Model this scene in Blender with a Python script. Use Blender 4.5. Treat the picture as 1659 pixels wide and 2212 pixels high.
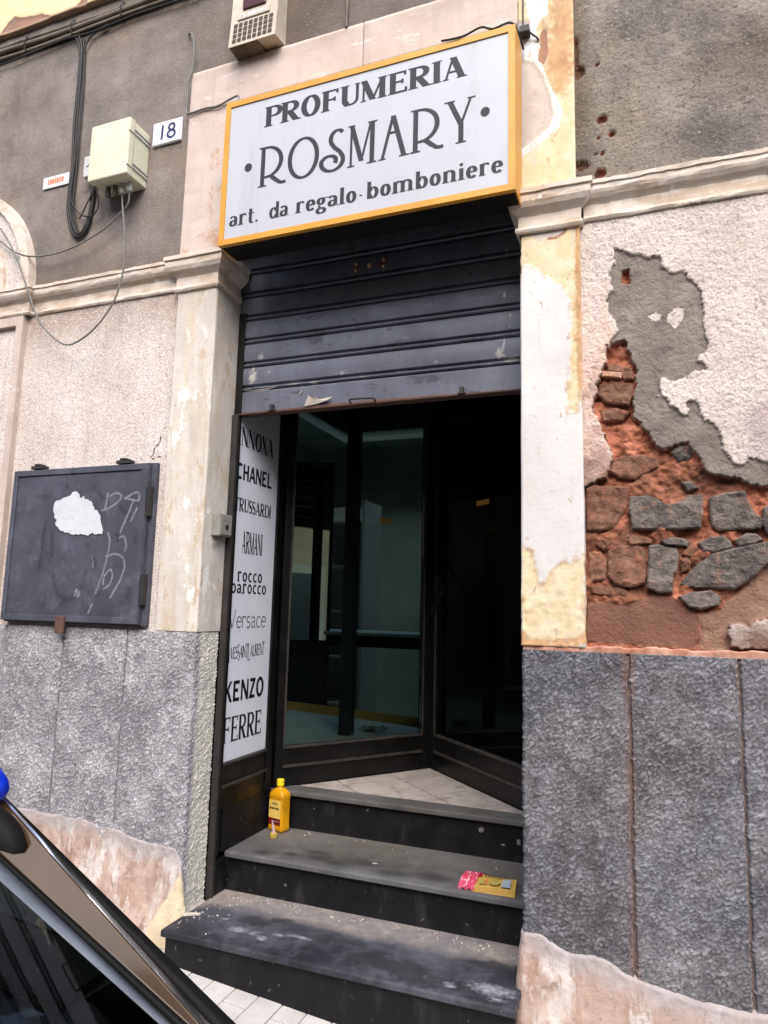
import bpy, bmesh, math, random
import numpy as np
from mathutils import Vector, Matrix
import mathutils.geometry as mg

for o in list(bpy.data.objects):
    bpy.data.objects.remove(o, do_unlink=True)
SC = bpy.context.scene
COL = SC.collection
random.seed(4)

# ------------------------------------------------------------------ camera
cam_d = bpy.data.cameras.new('camera'); CAM = bpy.data.objects.new('camera', cam_d); COL.objects.link(CAM)
cam_d.sensor_fit = 'VERTICAL'; cam_d.sensor_height = 36.0; cam_d.lens = 1498.7 / 2212 * 36
cam_d.clip_start = 0.03; cam_d.clip_end = 400
_yaw, _pitch, _roll = [math.radians(a) for a in (21.118, 7.968, 1.4136)]
_f = Vector((-math.sin(_yaw) * math.cos(_pitch), math.cos(_yaw) * math.cos(_pitch), math.sin(_pitch)))
_r = Vector((math.cos(_yaw), math.sin(_yaw), 0)); _u = _r.cross(_f)
_c, _s = math.cos(_roll), math.sin(_roll)
_r2 = _c * _r + _s * _u; _u2 = -_s * _r + _c * _u
CAM.matrix_world = Matrix(((_r2.x, _u2.x, -_f.x, 1.8431), (_r2.y, _u2.y, -_f.y, -2.5522), (_r2.z, _u2.z, -_f.z, 1.3391), (0, 0, 0, 1)))
SC.camera = CAM

# ------------------------------------------------------------------ sky, sun, exposure
SUN_EL, SUN_AZ = 47.0, 158.0        # azimuth clockwise from +y: the light comes over the street, from high behind the viewer
W = bpy.data.worlds.new('World'); SC.world = W; W.use_nodes = True
nt = W.node_tree; nt.nodes.clear()
sky = nt.nodes.new('ShaderNodeTexSky'); sky.sky_type = 'NISHITA'; sky.sun_disc = False
sky.sun_elevation = math.radians(SUN_EL); sky.sun_rotation = math.radians(SUN_AZ)
sky.air_density = 1.0; sky.dust_density = 3.0; sky.ozone_density = 1.0
bg = nt.nodes.new('ShaderNodeBackground'); bg.inputs[1].default_value = 0.14
wo = nt.nodes.new('ShaderNodeOutputWorld')
nt.links.new(sky.outputs[0], bg.inputs[0]); nt.links.new(bg.outputs[0], wo.inputs[0])
sl = bpy.data.lights.new('sun', 'SUN'); sl.energy = 1.5; sl.angle = math.radians(55); sl.color = (1.0, 0.96, 0.9)
so = bpy.data.objects.new('sun', sl); COL.objects.link(so)
_az = math.radians(SUN_AZ); _el = math.radians(SUN_EL)
_dir = Vector((math.sin(_az) * math.cos(_el), math.cos(_az) * math.cos(_el), math.sin(_el)))
so.rotation_euler = _dir.to_track_quat('Z', 'Y').to_euler(); so.location = (0, -6, 12)
SC.view_settings.view_transform = 'Standard'; SC.view_settings.look = 'None'
SC.view_settings.exposure = 1.38; SC.view_settings.gamma = 1.0
SC.view_settings.use_curve_mapping = False
SC.cycles.max_bounces = 8; SC.cycles.transparent_max_bounces = 12
SC.cycles.caustics_reflective = False; SC.cycles.caustics_refractive = False

# ------------------------------------------------------------------ helpers
def lin(c):
    return tuple((v / 255 / 12.92) if v / 255 <= .04045 else ((v / 255 + .055) / 1.055) ** 2.4 for v in c)
ALB = 0.86
def alb(c, k=ALB):
    return tuple(min(.82, v * k) for v in lin(c)) + (1.0,)

_rng = np.random.RandomState(7)
_LAT = _rng.rand(16, 256, 256)
def vnoise(x, z, seed=0):
    L = _LAT[seed % 16]
    xi = np.floor(x).astype(int); zi = np.floor(z).astype(int)
    fx = x - xi; fz = z - zi
    fx = fx * fx * (3 - 2 * fx); fz = fz * fz * (3 - 2 * fz)
    a = L[xi % 256, zi % 256]; b = L[(xi + 1) % 256, zi % 256]; c = L[xi % 256, (zi + 1) % 256]; d = L[(xi + 1) % 256, (zi + 1) % 256]
    return (a * (1 - fx) + b * fx) * (1 - fz) + (c * (1 - fx) + d * fx) * fz
def fbm(x, z, fr, oc=4, seed=0, gain=.5):
    t = 0; amp = 1; tot = 0
    for i in range(oc):
        t = t + amp * vnoise(x * fr + 17.3 * i, z * fr + 9.1 * i, seed + i); tot += amp
        amp *= gain; fr *= 2.03
    return t / tot - .5
def sst(a, b, x):
    t = np.clip((x - a) / (b - a), 0, 1); return t * t * (3 - 2 * t)
def sdpoly(x, z, poly):
    """signed distance to a polygon (mm pairs), positive inside"""
    P = np.array(poly, float) / 1000; Q = np.roll(P, -1, 0)
    d = np.full(x.shape, 1e9); ins = np.zeros(x.shape, bool)
    for (ax, az), (bx, bz) in zip(P, Q):
        ex, ez = bx - ax, bz - az; L = ex * ex + ez * ez + 1e-12
        t = np.clip(((x - ax) * ex + (z - az) * ez) / L, 0, 1)
        d = np.minimum(d, (x - ax - t * ex) ** 2 + (z - az - t * ez) ** 2)
        cr = ((az > z) != (bz > z))
        with np.errstate(divide='ignore', invalid='ignore'):
            ins ^= cr & (x < ax + (z - az) / (bz - az + 1e-15) * ex)
    d = np.sqrt(d); return np.where(ins, d, -d)
def polydist(x, z, pts):
    P = np.array(pts, float) / 1000; d = np.full(x.shape, 1e9)
    for (ax, az), (bx, bz) in zip(P[:-1], P[1:]):
        ex, ez = bx - ax, bz - az; L = ex * ex + ez * ez + 1e-12
        t = np.clip(((x - ax) * ex + (z - az) * ez) / L, 0, 1)
        d = np.minimum(d, (x - ax - t * ex) ** 2 + (z - az - t * ez) ** 2)
    return np.sqrt(d)
def m01(sd, w=.012):
    return np.clip(.5 + sd / (2 * w), 0, 1)

def rootloc(p):
    v = Vector((0, 0, 0))
    while p is not None:
        v = v + p.location; p = p.parent
    return v
def empty(name, loc, label, cat, group=None, rot=None):
    o = bpy.data.objects.new(name, None); COL.objects.link(o); o.location = loc; o.empty_display_size = .1
    if rot: o.rotation_euler = rot
    o['label'] = label; o['category'] = cat
    if group: o['group'] = group
    return o
def tag(o, label, cat, group=None):
    o['label'] = label; o['category'] = cat
    if group: o['group'] = group
    return o
def structure(o, label=None):
    o['kind'] = 'structure'
    if label: o['label'] = label
    return o
def mesh_obj(name, verts, faces, mat, parent=None, smooth=False, attrs=None, loc=None, local=False):
    me = bpy.data.meshes.new(name)
    v = np.asarray(verts, dtype=np.float64).reshape(-1, 3)
    org = np.zeros(3) if local else (np.array(rootloc(parent)) if parent is not None else (np.array(loc) if loc is not None else np.zeros(3)))
    if isinstance(faces, np.ndarray) and faces.ndim == 2:
        n = faces.shape[1]
        me.vertices.add(len(v)); me.vertices.foreach_set('co', (v - org).ravel().astype(np.float32))
        me.loops.add(faces.size); me.loops.foreach_set('vertex_index', faces.ravel().astype(np.int32))
        me.polygons.add(len(faces)); me.polygons.foreach_set('loop_start', np.arange(0, faces.size, n, dtype=np.int32))
        me.update(calc_edges=True)
    else:
        me.from_pydata([tuple(p) for p in (v - org)], [], [tuple(int(i) for i in f) for f in faces]); me.update()
    me.validate()
    if smooth:
        me.polygons.foreach_set('use_smooth', np.ones(len(me.polygons), bool))
    for k, a in (attrs or {}).items():
        at = me.attributes.new(k, 'FLOAT', 'POINT'); at.data.foreach_set('value', np.asarray(a, np.float32).ravel())
    me.materials.append(mat)
    o = bpy.data.objects.new(name, me); COL.objects.link(o)
    if parent is not None: o.parent = parent
    elif loc is not None and not local: o.location = loc
    elif loc is not None: o.location = loc
    return o

class MB:
    """collects simple solids into ONE mesh"""
    def __init__(s): s.v = []; s.f = []
    def add(s, vs, fs):
        k = len(s.v); s.v += [tuple(map(float, p)) for p in vs]; s.f += [tuple(int(i) + k for i in f) for f in fs]; return s
    def box(s, x0, x1, y0, y1, z0, z1, b=0.0):
        if b <= 0:
            v = [(x, y, z) for z in (z0, z1) for y in (y0, y1) for x in (x0, x1)]
            return s.add(v, [(0, 2, 3, 1), (4, 5, 7, 6), (0, 1, 5, 4), (2, 6, 7, 3), (0, 4, 6, 2), (1, 3, 7, 5)])
        bm = bmesh.new(); bmesh.ops.create_cube(bm, size=1)
        for q in bm.verts:
            q.co = Vector((x0 + (q.co.x + .5) * (x1 - x0), y0 + (q.co.y + .5) * (y1 - y0), z0 + (q.co.z + .5) * (z1 - z0)))
        bmesh.ops.bevel(bm, geom=list(bm.edges), offset=b, segments=2, affect='EDGES', profile=.6)
        bm.verts.ensure_lookup_table(); bm.verts.index_update()
        s.add([q.co[:] for q in bm.verts], [[q.index for q in f.verts] for f in bm.faces]); bm.free(); return s
    def prism(s, poly, axis, a0, a1):
        """2-D polygon extruded along an axis; poly in the other two axes' order"""
        n = len(poly)
        def p3(p, a):
            return {'x': (a, p[0], p[1]), 'y': (p[0], a, p[1]), 'z': (p[0], p[1], a)}[axis]
        vs = [p3(p, a0) for p in poly] + [p3(p, a1) for p in poly]
        ar = sum(poly[i][0] * poly[(i + 1) % n][1] - poly[(i + 1) % n][0] * poly[i][1] for i in range(n))
        fs = [list(range(n)), list(range(2 * n - 1, n - 1, -1))] + [[i, i + n, (i + 1) % n + n, (i + 1) % n] for i in range(n)]
        flip = (ar < 0)
        if axis == 'y': flip = not flip
        if (a1 > a0) != flip: fs = [f[::-1] for f in fs]
        return s.add(vs, fs)
    def tube(s, pts, r, n=8, closed=False):
        P = [Vector(p) for p in pts]; k0 = len(s.v); prev = None
        R = r if hasattr(r, '__len__') else [r] * len(P)
        ring = []
        for i, p in enumerate(P):
            t = (P[min(i + 1, len(P) - 1)] - P[max(i - 1, 0)]).normalized()
            if prev is None:
                a = Vector((0, 0, 1)) if abs(t.z) < .9 else Vector((1, 0, 0)); u = t.cross(a).normalized()
            else:
                u = (prev - t * prev.dot(t)).normalized()
            prev = u; w = t.cross(u)
            ring.append([p + (u * math.cos(2 * math.pi * j / n) + w * math.sin(2 * math.pi * j / n)) * R[i] for j in range(n)])
        vs = [q for rg in ring for q in rg]
        fs = [[i * n + j, i * n + (j + 1) % n, (i + 1) * n + (j + 1) % n, (i + 1) * n + j] for i in range(len(P) - 1) for j in range(n)]
        fs += [list(range(n))[::-1], [(len(P) - 1) * n + j for j in range(n)]]
        return s.add(vs, fs)
    def lathe(s, prof, c, n=20, sx=1, sy=1):
        vs = [(c[0] + r * sx * math.cos(2 * math.pi * j / n), c[1] + r * sy * math.sin(2 * math.pi * j / n), c[2] + z) for r, z in prof for j in range(n)]
        fs = [[i * n + j, i * n + (j + 1) % n, (i + 1) * n + (j + 1) % n, (i + 1) * n + j] for i in range(len(prof) - 1) for j in range(n)]
        fs += [list(range(n))[::-1], [(len(prof) - 1) * n + j for j in range(n)]]
        return s.add(vs, fs)
    def build(s, name, mat, parent=None, smooth=False, loc=None, local=False):
        return mesh_obj(name, s.v, s.f, mat, parent, smooth, None, loc, local)
def box(name, mat, parent, x0, x1, y0, y1, z0, z1, b=.002, **k):
    return MB().box(x0, x1, y0, y1, z0, z1, b).build(name, mat, parent, **k)

def spline(pts, n=8):
    P = [Vector(p) for p in pts]; out = []
    for i in range(len(P) - 1):
        p0, p1, p2, p3 = P[max(i - 1, 0)], P[i], P[i + 1], P[min(i + 2, len(P) - 1)]
        for j in range(n):
            t = j / n
            out.append(.5 * ((2 * p1) + (p2 - p0) * t + (2 * p0 - 5 * p1 + 4 * p2 - p3) * t * t + (3 * p1 - p0 - 3 * p2 + p3) * t ** 3))
    return out + [P[-1]]

def sweep(name, path, z0, z1, res, mat, parent, disp=None, masks=None, top=None, resz=None, smooth=True, zfun=None, bottom=None):
    """vertical skin standing on a plan path (x, y); outward is to the right of travel"""
    P = np.array(path, float); seg = np.diff(P, axis=0); L = np.hypot(seg[:, 0], seg[:, 1]); cum = np.r_[0, np.cumsum(L)]
    n = max(2, int(round(cum[-1] / res)) + 1)
    s = np.unique(np.round(np.r_[np.linspace(0, cum[-1], n), cum], 6))
    x = np.interp(s, cum, P[:, 0]); y = np.interp(s, cum, P[:, 1])
    tx = np.gradient(x, s); ty = np.gradient(y, s); q = np.hypot(tx, ty); nx, ny = ty / q, -tx / q
    m = max(2, int(round((z1 - z0) / (resz or res))) + 1)
    z = np.linspace(z0, z1, m)
    S, Z = np.meshgrid(s, z, indexing='ij'); X = np.repeat(x[:, None], m, 1); Y = np.repeat(y[:, None], m, 1)
    if zfun is not None: Z = zfun(X, Z)
    D = disp(X, Z, S, Y) if disp is not None else np.zeros_like(X)
    V = np.stack([X + nx[:, None] * D, Y + ny[:, None] * D, Z], -1).reshape(-1, 3)
    i, j = np.meshgrid(np.arange(len(s) - 1), np.arange(m - 1), indexing='ij'); a = i * m + j
    F = np.stack([a, a + m, a + m + 1, a + 1], -1).reshape(-1, 4)
    at = {k: f(X, Z, S, Y).ravel() for k, f in (masks or {}).items()}
    for val, jj, fl in ((top, m - 1, 0), (bottom, 0, 1)):
        if val is None: continue
        rim = np.arange(len(s)) * m + jj; k0 = len(V)
        B = V[rim].copy(); B[:, 1] = val
        V = np.vstack([V, B]); ii = np.arange(len(s) - 1)
        f2 = np.stack([rim[:-1], rim[1:], k0 + ii + 1, k0 + ii], -1)
        F = np.vstack([F, f2[:, ::-1] if fl else f2])
        for k in at: at[k] = np.r_[at[k], at[k][rim]]
    return mesh_obj(name, V, F, mat, parent, smooth, at)

def moulding(name, prof, path, mat, parent, res=None, jitter=0.0, seed=0):
    """profile (outward, z) swept along a plan path with mitred corners"""
    P = [Vector((p[0], p[1])) for p in path]
    if res:
        Q = []
        for a, b in zip(P[:-1], P[1:]):
            k = max(1, int((b - a).length / res)); Q += [a + (b - a) * (i / k) for i in range(k)]
        P = Q + [P[-1]]
    vs = []; n = len(prof)
    for i, p in enumerate(P):
        d0 = (P[i] - P[i - 1]).normalized() if i else (P[1] - P[0]).normalized()
        d1 = (P[i + 1] - P[i]).normalized() if i < len(P) - 1 else d0
        n0 = Vector((d0.y, -d0.x)); n1 = Vector((d1.y, -d1.x)); m = (n0 + n1).normalized(); k = 1 / max(.3, m.dot(n0))
        for q, (o, z) in enumerate(prof):
            jj = jitter * (float(fbm(np.array([p.x * 1.0 + p.y]), np.array([z * 3.0]), 22, 3, seed)[0])) if jitter else 0
            vs.append((p.x + m.x * k * (o + jj), p.y + m.y * k * (o + jj), z + jj * .6))
    fs = [[i * n + j, (i + 1) * n + j, (i + 1) * n + j + 1, i * n + j + 1] for i in range(len(P) - 1) for j in range(n - 1)]
    fs += [list(range(n)), [(len(P) - 1) * n + j for j in range(n)][::-1]]
    return mesh_obj(name, vs, fs, mat, parent)

# ------------------------------------------------------------------ materials
def material(name, c1, c2=None, scale=6.0, rough=.85, spec=.25, metallic=0.0, bumps=(), layers=(), specks=(), coords='world', k=ALB, streak=0, contrast=(.35, .65), coat=0, emit=None, rnd=0):
    """base colour mottled by noise, then layers painted where a mesh mask or a noise says so, then specks; bumps add grain"""
    m = bpy.data.materials.new(name); m.use_nodes = True; t = m.node_tree; N = t.nodes; Lk = t.links
    b = N['Principled BSDF']
    if coords == 'world':
        g = N.new('ShaderNodeNewGeometry'); vec = g.outputs['Position']
    else:
        g = N.new('ShaderNodeTexCoord'); vec = g.outputs['Object']
    def noise(sc, det=6, ro=.6, stretch=None, off=0):
        v = vec
        mp = N.new('ShaderNodeMapping'); Lk.new(v, mp.inputs[0]); mp.inputs['Location'].default_value = (off * 3.1, off * 1.7, off * 2.3)
        if stretch: mp.inputs['Scale'].default_value = stretch
        n = N.new('ShaderNodeTexNoise'); n.inputs['Scale'].default_value = sc; n.inputs['Detail'].default_value = det; n.inputs['Roughness'].default_value = ro
        Lk.new(mp.outputs[0], n.inputs['Vector']); return n.outputs['Fac']
    def rng(v, lo, hi):
        r = N.new('ShaderNodeMapRange'); r.inputs[1].default_value = lo; r.inputs[2].default_value = hi; r.clamp = True; Lk.new(v, r.inputs[0]); return r.outputs[0]
    def math2(op, a, bb):
        n = N.new('ShaderNodeMath'); n.operation = op
        for i, q in enumerate((a, bb)):
            if isinstance(q, (int, float)): n.inputs[i].default_value = q
            else: Lk.new(q, n.inputs[i])
        return n.outputs[0]
    def mix(f, a, bb):
        n = N.new('ShaderNodeMix'); n.data_type = 'RGBA'
        for s, q in ((n.inputs[0], f), (n.inputs[6], a), (n.inputs[7], bb)):
            if isinstance(q, (int, float)): s.default_value = q
            elif isinstance(q, tuple): s.default_value = q
            else: Lk.new(q, s)
        return n.outputs[2]
    A = alb(c1, k); Bc = alb(c2 if c2 else c1, k)
    col = mix(rng(noise(scale), *contrast), A, Bc) if c2 else mix(0.0, A, A)
    if streak:
        sfac = math2('MULTIPLY', rng(noise(5, 4, .6, (5, 5, .5), 5), .5, .75), streak)
        col = mix(sfac, col, alb(tuple(v * .72 for v in c1), k))
    for i, ly in enumerate(layers):
        cc = mix(rng(noise(ly.get('scale', 9), off=i + 2), .35, .65), alb(ly['c1'], k), alb(ly.get('c2', ly['c1']), k))
        if 'attr' in ly:
            an = N.new('ShaderNodeAttribute'); an.attribute_name = ly['attr']; f = an.outputs['Fac']
            if ly.get('edge', 0):
                f = math2('ADD', f, math2('MULTIPLY', math2('SUBTRACT', noise(ly.get('escale', 60), 5, .65, off=i + 7), .5), ly['edge']))
            sft = ly.get('soft', .06); f = rng(f, .5 - sft, .5 + sft)
        else:
            f = rng(noise(ly['nscale'], 6, ly.get('nrough', .62), ly.get('stretch'), off=i + 11), ly['lo'], ly['hi'])
        f = math2('MULTIPLY', f, ly.get('amt', 1.0))
        col = mix(f, col, cc)
    for i, (sc, lo, hi, cc, amt) in enumerate(specks):
        f = math2('MULTIPLY', rng(noise(sc, 3, .55, off=i + 21), lo, hi), amt)
        col = mix(f, col, alb(cc, k))
    if rnd:
        oi = N.new('ShaderNodeObjectInfo'); hs = N.new('ShaderNodeHueSaturation')
        Lk.new(rng(oi.outputs['Random'], 0, 1), hs.inputs['Fac']); hs.inputs['Fac'].default_value = 1
        mr = N.new('ShaderNodeMapRange'); mr.inputs[3].default_value = 1 - rnd; mr.inputs[4].default_value = 1 + rnd
        Lk.new(oi.outputs['Random'], mr.inputs[0]); Lk.new(mr.outputs[0], hs.inputs['Value']); hs.inputs['Fac'].default_value = 1
        for l in list(hs.inputs['Fac'].links): Lk.remove(l)
        Lk.new(col, hs.inputs['Color']); col = hs.outputs[0]
    Lk.new(col, b.inputs['Base Color'])
    b.inputs['Metallic'].default_value = metallic; b.inputs['Specular IOR Level'].default_value = spec
    if coat: b.inputs['Coat Weight'].default_value = coat; b.inputs['Coat Roughness'].default_value = .03
    if isinstance(rough, tuple):
        r = N.new('ShaderNodeMapRange'); r.inputs[1].default_value = .35; r.inputs[2].default_value = .65
        r.inputs[3].default_value, r.inputs[4].default_value = rough; Lk.new(noise(14, off=31), r.inputs[0]); Lk.new(r.outputs[0], b.inputs['Roughness'])
    else: b.inputs['Roughness'].default_value = rough
    prev = None
    for i, (sc, st, dist) in enumerate(bumps):
        bn = N.new('ShaderNodeBump'); bn.inputs['Strength'].default_value = st; bn.inputs['Distance'].default_value = dist
        Lk.new(noise(sc, 5, .6, off=i + 41), bn.inputs['Height'])
        if prev: Lk.new(prev, bn.inputs['Normal'])
        prev = bn.outputs[0]
    if prev: Lk.new(prev, b.inputs['Normal'])
    return m
def glass_mat(name, tint=(.86, .92, .9), rough=0.0, ior=1.5):
    m = bpy.data.materials.new(name); m.use_nodes = True; t = m.node_tree; N = t.nodes; N.clear()
    o = N.new('ShaderNodeOutputMaterial'); mx = N.new('ShaderNodeMixShader'); fr = N.new('ShaderNodeFresnel'); fr.inputs[0].default_value = ior
    tr = N.new('ShaderNodeBsdfTransparent'); tr.inputs[0].default_value = tint + (1,)
    gl = N.new('ShaderNodeBsdfGlossy'); gl.inputs['Roughness'].default_value = rough; gl.inputs['Color'].default_value = (1, 1, 1, 1)
    t.links.new(fr.outputs[0], mx.inputs[0]); t.links.new(tr.outputs[0], mx.inputs[1]); t.links.new(gl.outputs[0], mx.inputs[2]); t.links.new(mx.outputs[0], o.inputs[0])
    return m
M = {}
GREY = ((133, 126, 121), (109, 103, 100))
M['render_left'] = material('grey_render', (146, 138, 134), (116, 109, 106), 4, .95, .1, streak=.25,
    layers=[dict(nscale=2.2, lo=.5, hi=.72, c1=(150, 134, 116), c2=(138, 124, 110), amt=.7), dict(attr='bare', c1=(150, 118, 105), c2=(120, 90, 78), edge=.2), dict(attr='darker_area', c1=(84, 76, 70), c2=(100, 88, 78), soft=.45, amt=.8)],
    specks=[(90, .58, .7, (92, 86, 83), .6), (110, .6, .74, (184, 176, 168), .6), (24, .74, .755, (48, 42, 40), .9)], bumps=[(30, .3, .01), (110, .6, .005)])
M['render_right'] = material('coarse_grey_render', (152, 144, 136), (106, 101, 98), 4, .95, .1,
    layers=[dict(nscale=2.0, lo=.5, hi=.7, c1=(164, 152, 132), c2=(150, 140, 122), amt=.75), dict(attr='hole', c1=(150, 84, 66), c2=(70, 42, 36), edge=.2), dict(attr='deep_tone', c1=(80, 72, 62), c2=(98, 84, 66), soft=.45, amt=.8)],
    specks=[(80, .56, .68, (84, 79, 76), .7), (95, .6, .72, (190, 182, 172), .65)], bumps=[(26, .5, .014), (85, .8, .007)])
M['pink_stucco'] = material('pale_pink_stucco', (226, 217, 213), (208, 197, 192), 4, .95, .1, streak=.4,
    layers=[dict(attr='dark_tone', c1=(150, 132, 122), c2=(170, 150, 132), soft=.5, amt=.75), dict(attr='crack', c1=(96, 84, 82), soft=.1)],
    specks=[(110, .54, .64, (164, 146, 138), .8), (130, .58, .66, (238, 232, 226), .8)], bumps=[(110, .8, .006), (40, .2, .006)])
M['peeled_wall'] = material('peeling_stucco_wall', (226, 217, 211), (204, 192, 185), 4, .95, .1, streak=.2,
    layers=[dict(nscale=120, lo=.52, hi=.64, c1=(166, 144, 132), amt=.75), dict(nscale=48, lo=.58, hi=.68, c1=(150, 128, 116), amt=.6, nrough=.7), dict(attr='pink', c1=(224, 176, 158), c2=(232, 204, 194), scale=24, soft=.4, amt=.85),
            dict(attr='violet', c1=(150, 132, 142), c2=(186, 170, 170), soft=.45, amt=.8),
            dict(attr='grey', c1=(150, 141, 134), c2=(118, 110, 104), scale=9, edge=.7, escale=90),
            dict(attr='red', c1=(200, 130, 106), c2=(154, 94, 74), scale=26, edge=.7, escale=90),
            dict(attr='dark', c1=(122, 88, 72), c2=(98, 70, 58), scale=26, soft=.25, amt=.85),
            dict(attr='mortar', c1=(158, 128, 112), c2=(136, 106, 92), scale=18, edge=.25),
            dict(attr='brown', c1=(136, 100, 88), c2=(120, 86, 76), scale=10, edge=.15)],
    specks=[(70, .64, .72, (112, 92, 82), .45)], bumps=[(110, .8, .006), (45, .5, .012)])
M['white_flaking'] = material('flaking_white_paint', (224, 222, 221), (208, 205, 203), 3, .8, .2,
    layers=[dict(nscale=4, lo=.5, hi=.8, c1=(206, 204, 202), c2=(196, 190, 184), stretch=(1, 1, .35), amt=.55),
            dict(attr='yellow', c1=(228, 215, 186), c2=(216, 198, 158), scale=16, edge=.9, escale=55, soft=.1),
            dict(attr='ochre', c1=(208, 172, 128), c2=(182, 142, 104), scale=18, edge=.9, escale=40, soft=.15),
            dict(attr='brownp', c1=(170, 126, 104), c2=(150, 112, 96), edge=.3),
            dict(attr='greyp', c1=(210, 202, 196), c2=(188, 178, 172), scale=7, edge=.7, escale=50),
            dict(attr='whitep', c1=(234, 234, 234), c2=(216, 216, 216), edge=.9, escale=55, soft=.12),
            dict(nscale=9, lo=.56, hi=.7, c1=(190, 188, 186), c2=(200, 194, 186), nrough=.7, amt=.6, stretch=(2.5, 2.5, .3)), dict(nscale=26, lo=.62, hi=.67, c1=(184, 158, 126), c2=(160, 138, 116), nrough=.72, amt=.8, stretch=(1, 1, .5))],
    specks=[(90, .68, .72, (150, 128, 108), .7)], bumps=[(60, .3, .004), (14, .25, .008)])
M['left_pilaster'] = material('weathered_white_pilaster', (226, 221, 214), (204, 195, 186), 4, .85, .2, streak=.2,
    layers=[dict(nscale=7, lo=.5, hi=.62, c1=(206, 196, 182), c2=(190, 178, 164), stretch=(1.6, 1.6, .28), amt=.75),
            dict(nscale=14, lo=.55, hi=.6, c1=(190, 168, 140), c2=(206, 186, 158), stretch=(1, 1, .4), nrough=.72, amt=.85), dict(nscale=11, lo=.58, hi=.62, c1=(244, 242, 238), stretch=(1, 1, .5), nrough=.72, amt=.9),
            dict(nscale=5, lo=.6, hi=.7, c1=(220, 196, 160), stretch=(2, 2, .2), amt=.6),
            dict(attr='dark_tone', c1=(176, 170, 166), c2=(190, 184, 178), soft=.5, amt=.7)],
    specks=[(70, .66, .7, (140, 122, 104), .75), (45, .68, .71, (120, 104, 92), .7)], bumps=[(60, .35, .004), (14, .3, .008)])
M['surround'] = material('pale_surround_stone', (212, 198, 190), (196, 180, 172), 3, .85, .15, streak=.3,
    layers=[dict(nscale=9, lo=.5, hi=.66, c1=(190, 172, 162), c2=(180, 164, 156), stretch=(.5, 1, 1.5), nrough=.72, amt=.55), dict(nscale=14, lo=.6, hi=.66, c1=(228, 220, 214), nrough=.72, amt=.7, stretch=(.5, 1, 1.2)), dict(nscale=3, lo=.5, hi=.8, c1=(190, 176, 168), stretch=(.4, 1, 2), amt=.5), dict(attr='rust', c1=(196, 158, 132), c2=(180, 138, 112), scale=30, edge=.8, escale=60, amt=.85), dict(attr='dark_tone', c1=(160, 142, 132), c2=(176, 158, 146), soft=.5, amt=.6)],  # rust spots and grime on the stone
    specks=[(80, .68, .72, (160, 130, 110), .6)], bumps=[(60, .25, .003), (200, .2, .002)])
M['moulding'] = material('weathered_cornice', (226, 216, 206), (206, 192, 180), 5, .85, .15,
    layers=[dict(nscale=9, lo=.52, hi=.6, c1=(182, 160, 138), c2=(198, 178, 156), stretch=(.5, 1, 1.6), amt=.75), dict(nscale=22, lo=.62, hi=.66, c1=(240, 238, 234), nrough=.7), dict(nscale=13, lo=.64, hi=.68, c1=(140, 118, 104), amt=.7)],
    specks=[(60, .68, .73, (120, 100, 90), .6)], bumps=[(60, .35, .005), (18, .3, .01)])
M['plinth_left'] = material('light_grey_hewn_plinth', (226, 225, 231), (200, 199, 205), 5, .9, .15,
    layers=[dict(nscale=5, lo=.54, hi=.7, c1=(176, 172, 174), stretch=(1.4, 1.4, .4), nrough=.7, amt=.6), dict(attr='pit_shade', c1=(92, 90, 96), c2=(116, 112, 118), soft=.4, amt=.85), dict(attr='warm', c1=(240, 236, 222), c2=(226, 222, 210), soft=.4, amt=.85)],
    specks=[(120, .54, .66, (126, 124, 134), .7), (130, .6, .7, (240, 240, 248), .6)], bumps=[(120, .9, .006), (230, .6, .003)])
M['plinth_right'] = material('dark_grey_hewn_plinth', (182, 182, 187), (150, 149, 153), 5, .9, .15,
    layers=[dict(nscale=2.6, lo=.48, hi=.66, c1=(158, 163, 178), c2=(144, 149, 164), amt=.65), dict(nscale=4, lo=.56, hi=.7, c1=(112, 104, 98), stretch=(1.6, 1.6, .4), nrough=.7, amt=.6), dict(attr='pit_shade', c1=(58, 56, 60), c2=(76, 72, 74), soft=.4, amt=.85), dict(attr='redj', c1=(150, 104, 88), c2=(128, 88, 76), soft=.35, amt=.75)],
    specks=[(120, .54, .66, (76, 76, 84), .7), (130, .62, .74, (176, 180, 192), .5)], bumps=[(120, .9, .006), (230, .6, .003)])
M['base_render'] = material('bare_pink_base', (206, 186, 174), (176, 152, 140), 7, .9, .15,
    layers=[dict(nscale=7, lo=.46, hi=.6, c1=(170, 134, 118), c2=(146, 116, 102), stretch=(1.6, 1.6, .45), amt=.85, nrough=.7), dict(nscale=9, lo=.54, hi=.62, c1=(224, 218, 214), c2=(208, 200, 196), stretch=(1.5, 1.5, .5), nrough=.7, amt=.85), dict(nscale=17, lo=.6, hi=.66, c1=(132, 112, 104), nrough=.7, amt=.6), dict(attr='cream', c1=(228, 212, 182), c2=(210, 194, 166), edge=.8, escale=40, soft=.15), dict(attr='dirty', c1=(158, 154, 156), c2=(176, 172, 174), scale=30, soft=.4, edge=.7, escale=40, amt=.85)],
    specks=[(60, .66, .72, (130, 104, 92), .6)], bumps=[(40, .5, .008), (140, .4, .003)])
M['rubble_grey'] = material('basalt_rubble', (126, 117, 111), (86, 82, 80), 22, .9, .15, layers=[dict(nscale=22, lo=.56, hi=.66, c1=(158, 124, 106), amt=.75, nrough=.72)], specks=[(90, .58, .68, (64, 60, 58), .7), (100, .62, .72, (166, 156, 148), .5)], bumps=[(50, .8, .014), (130, .8, .006)], rnd=.14)
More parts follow.
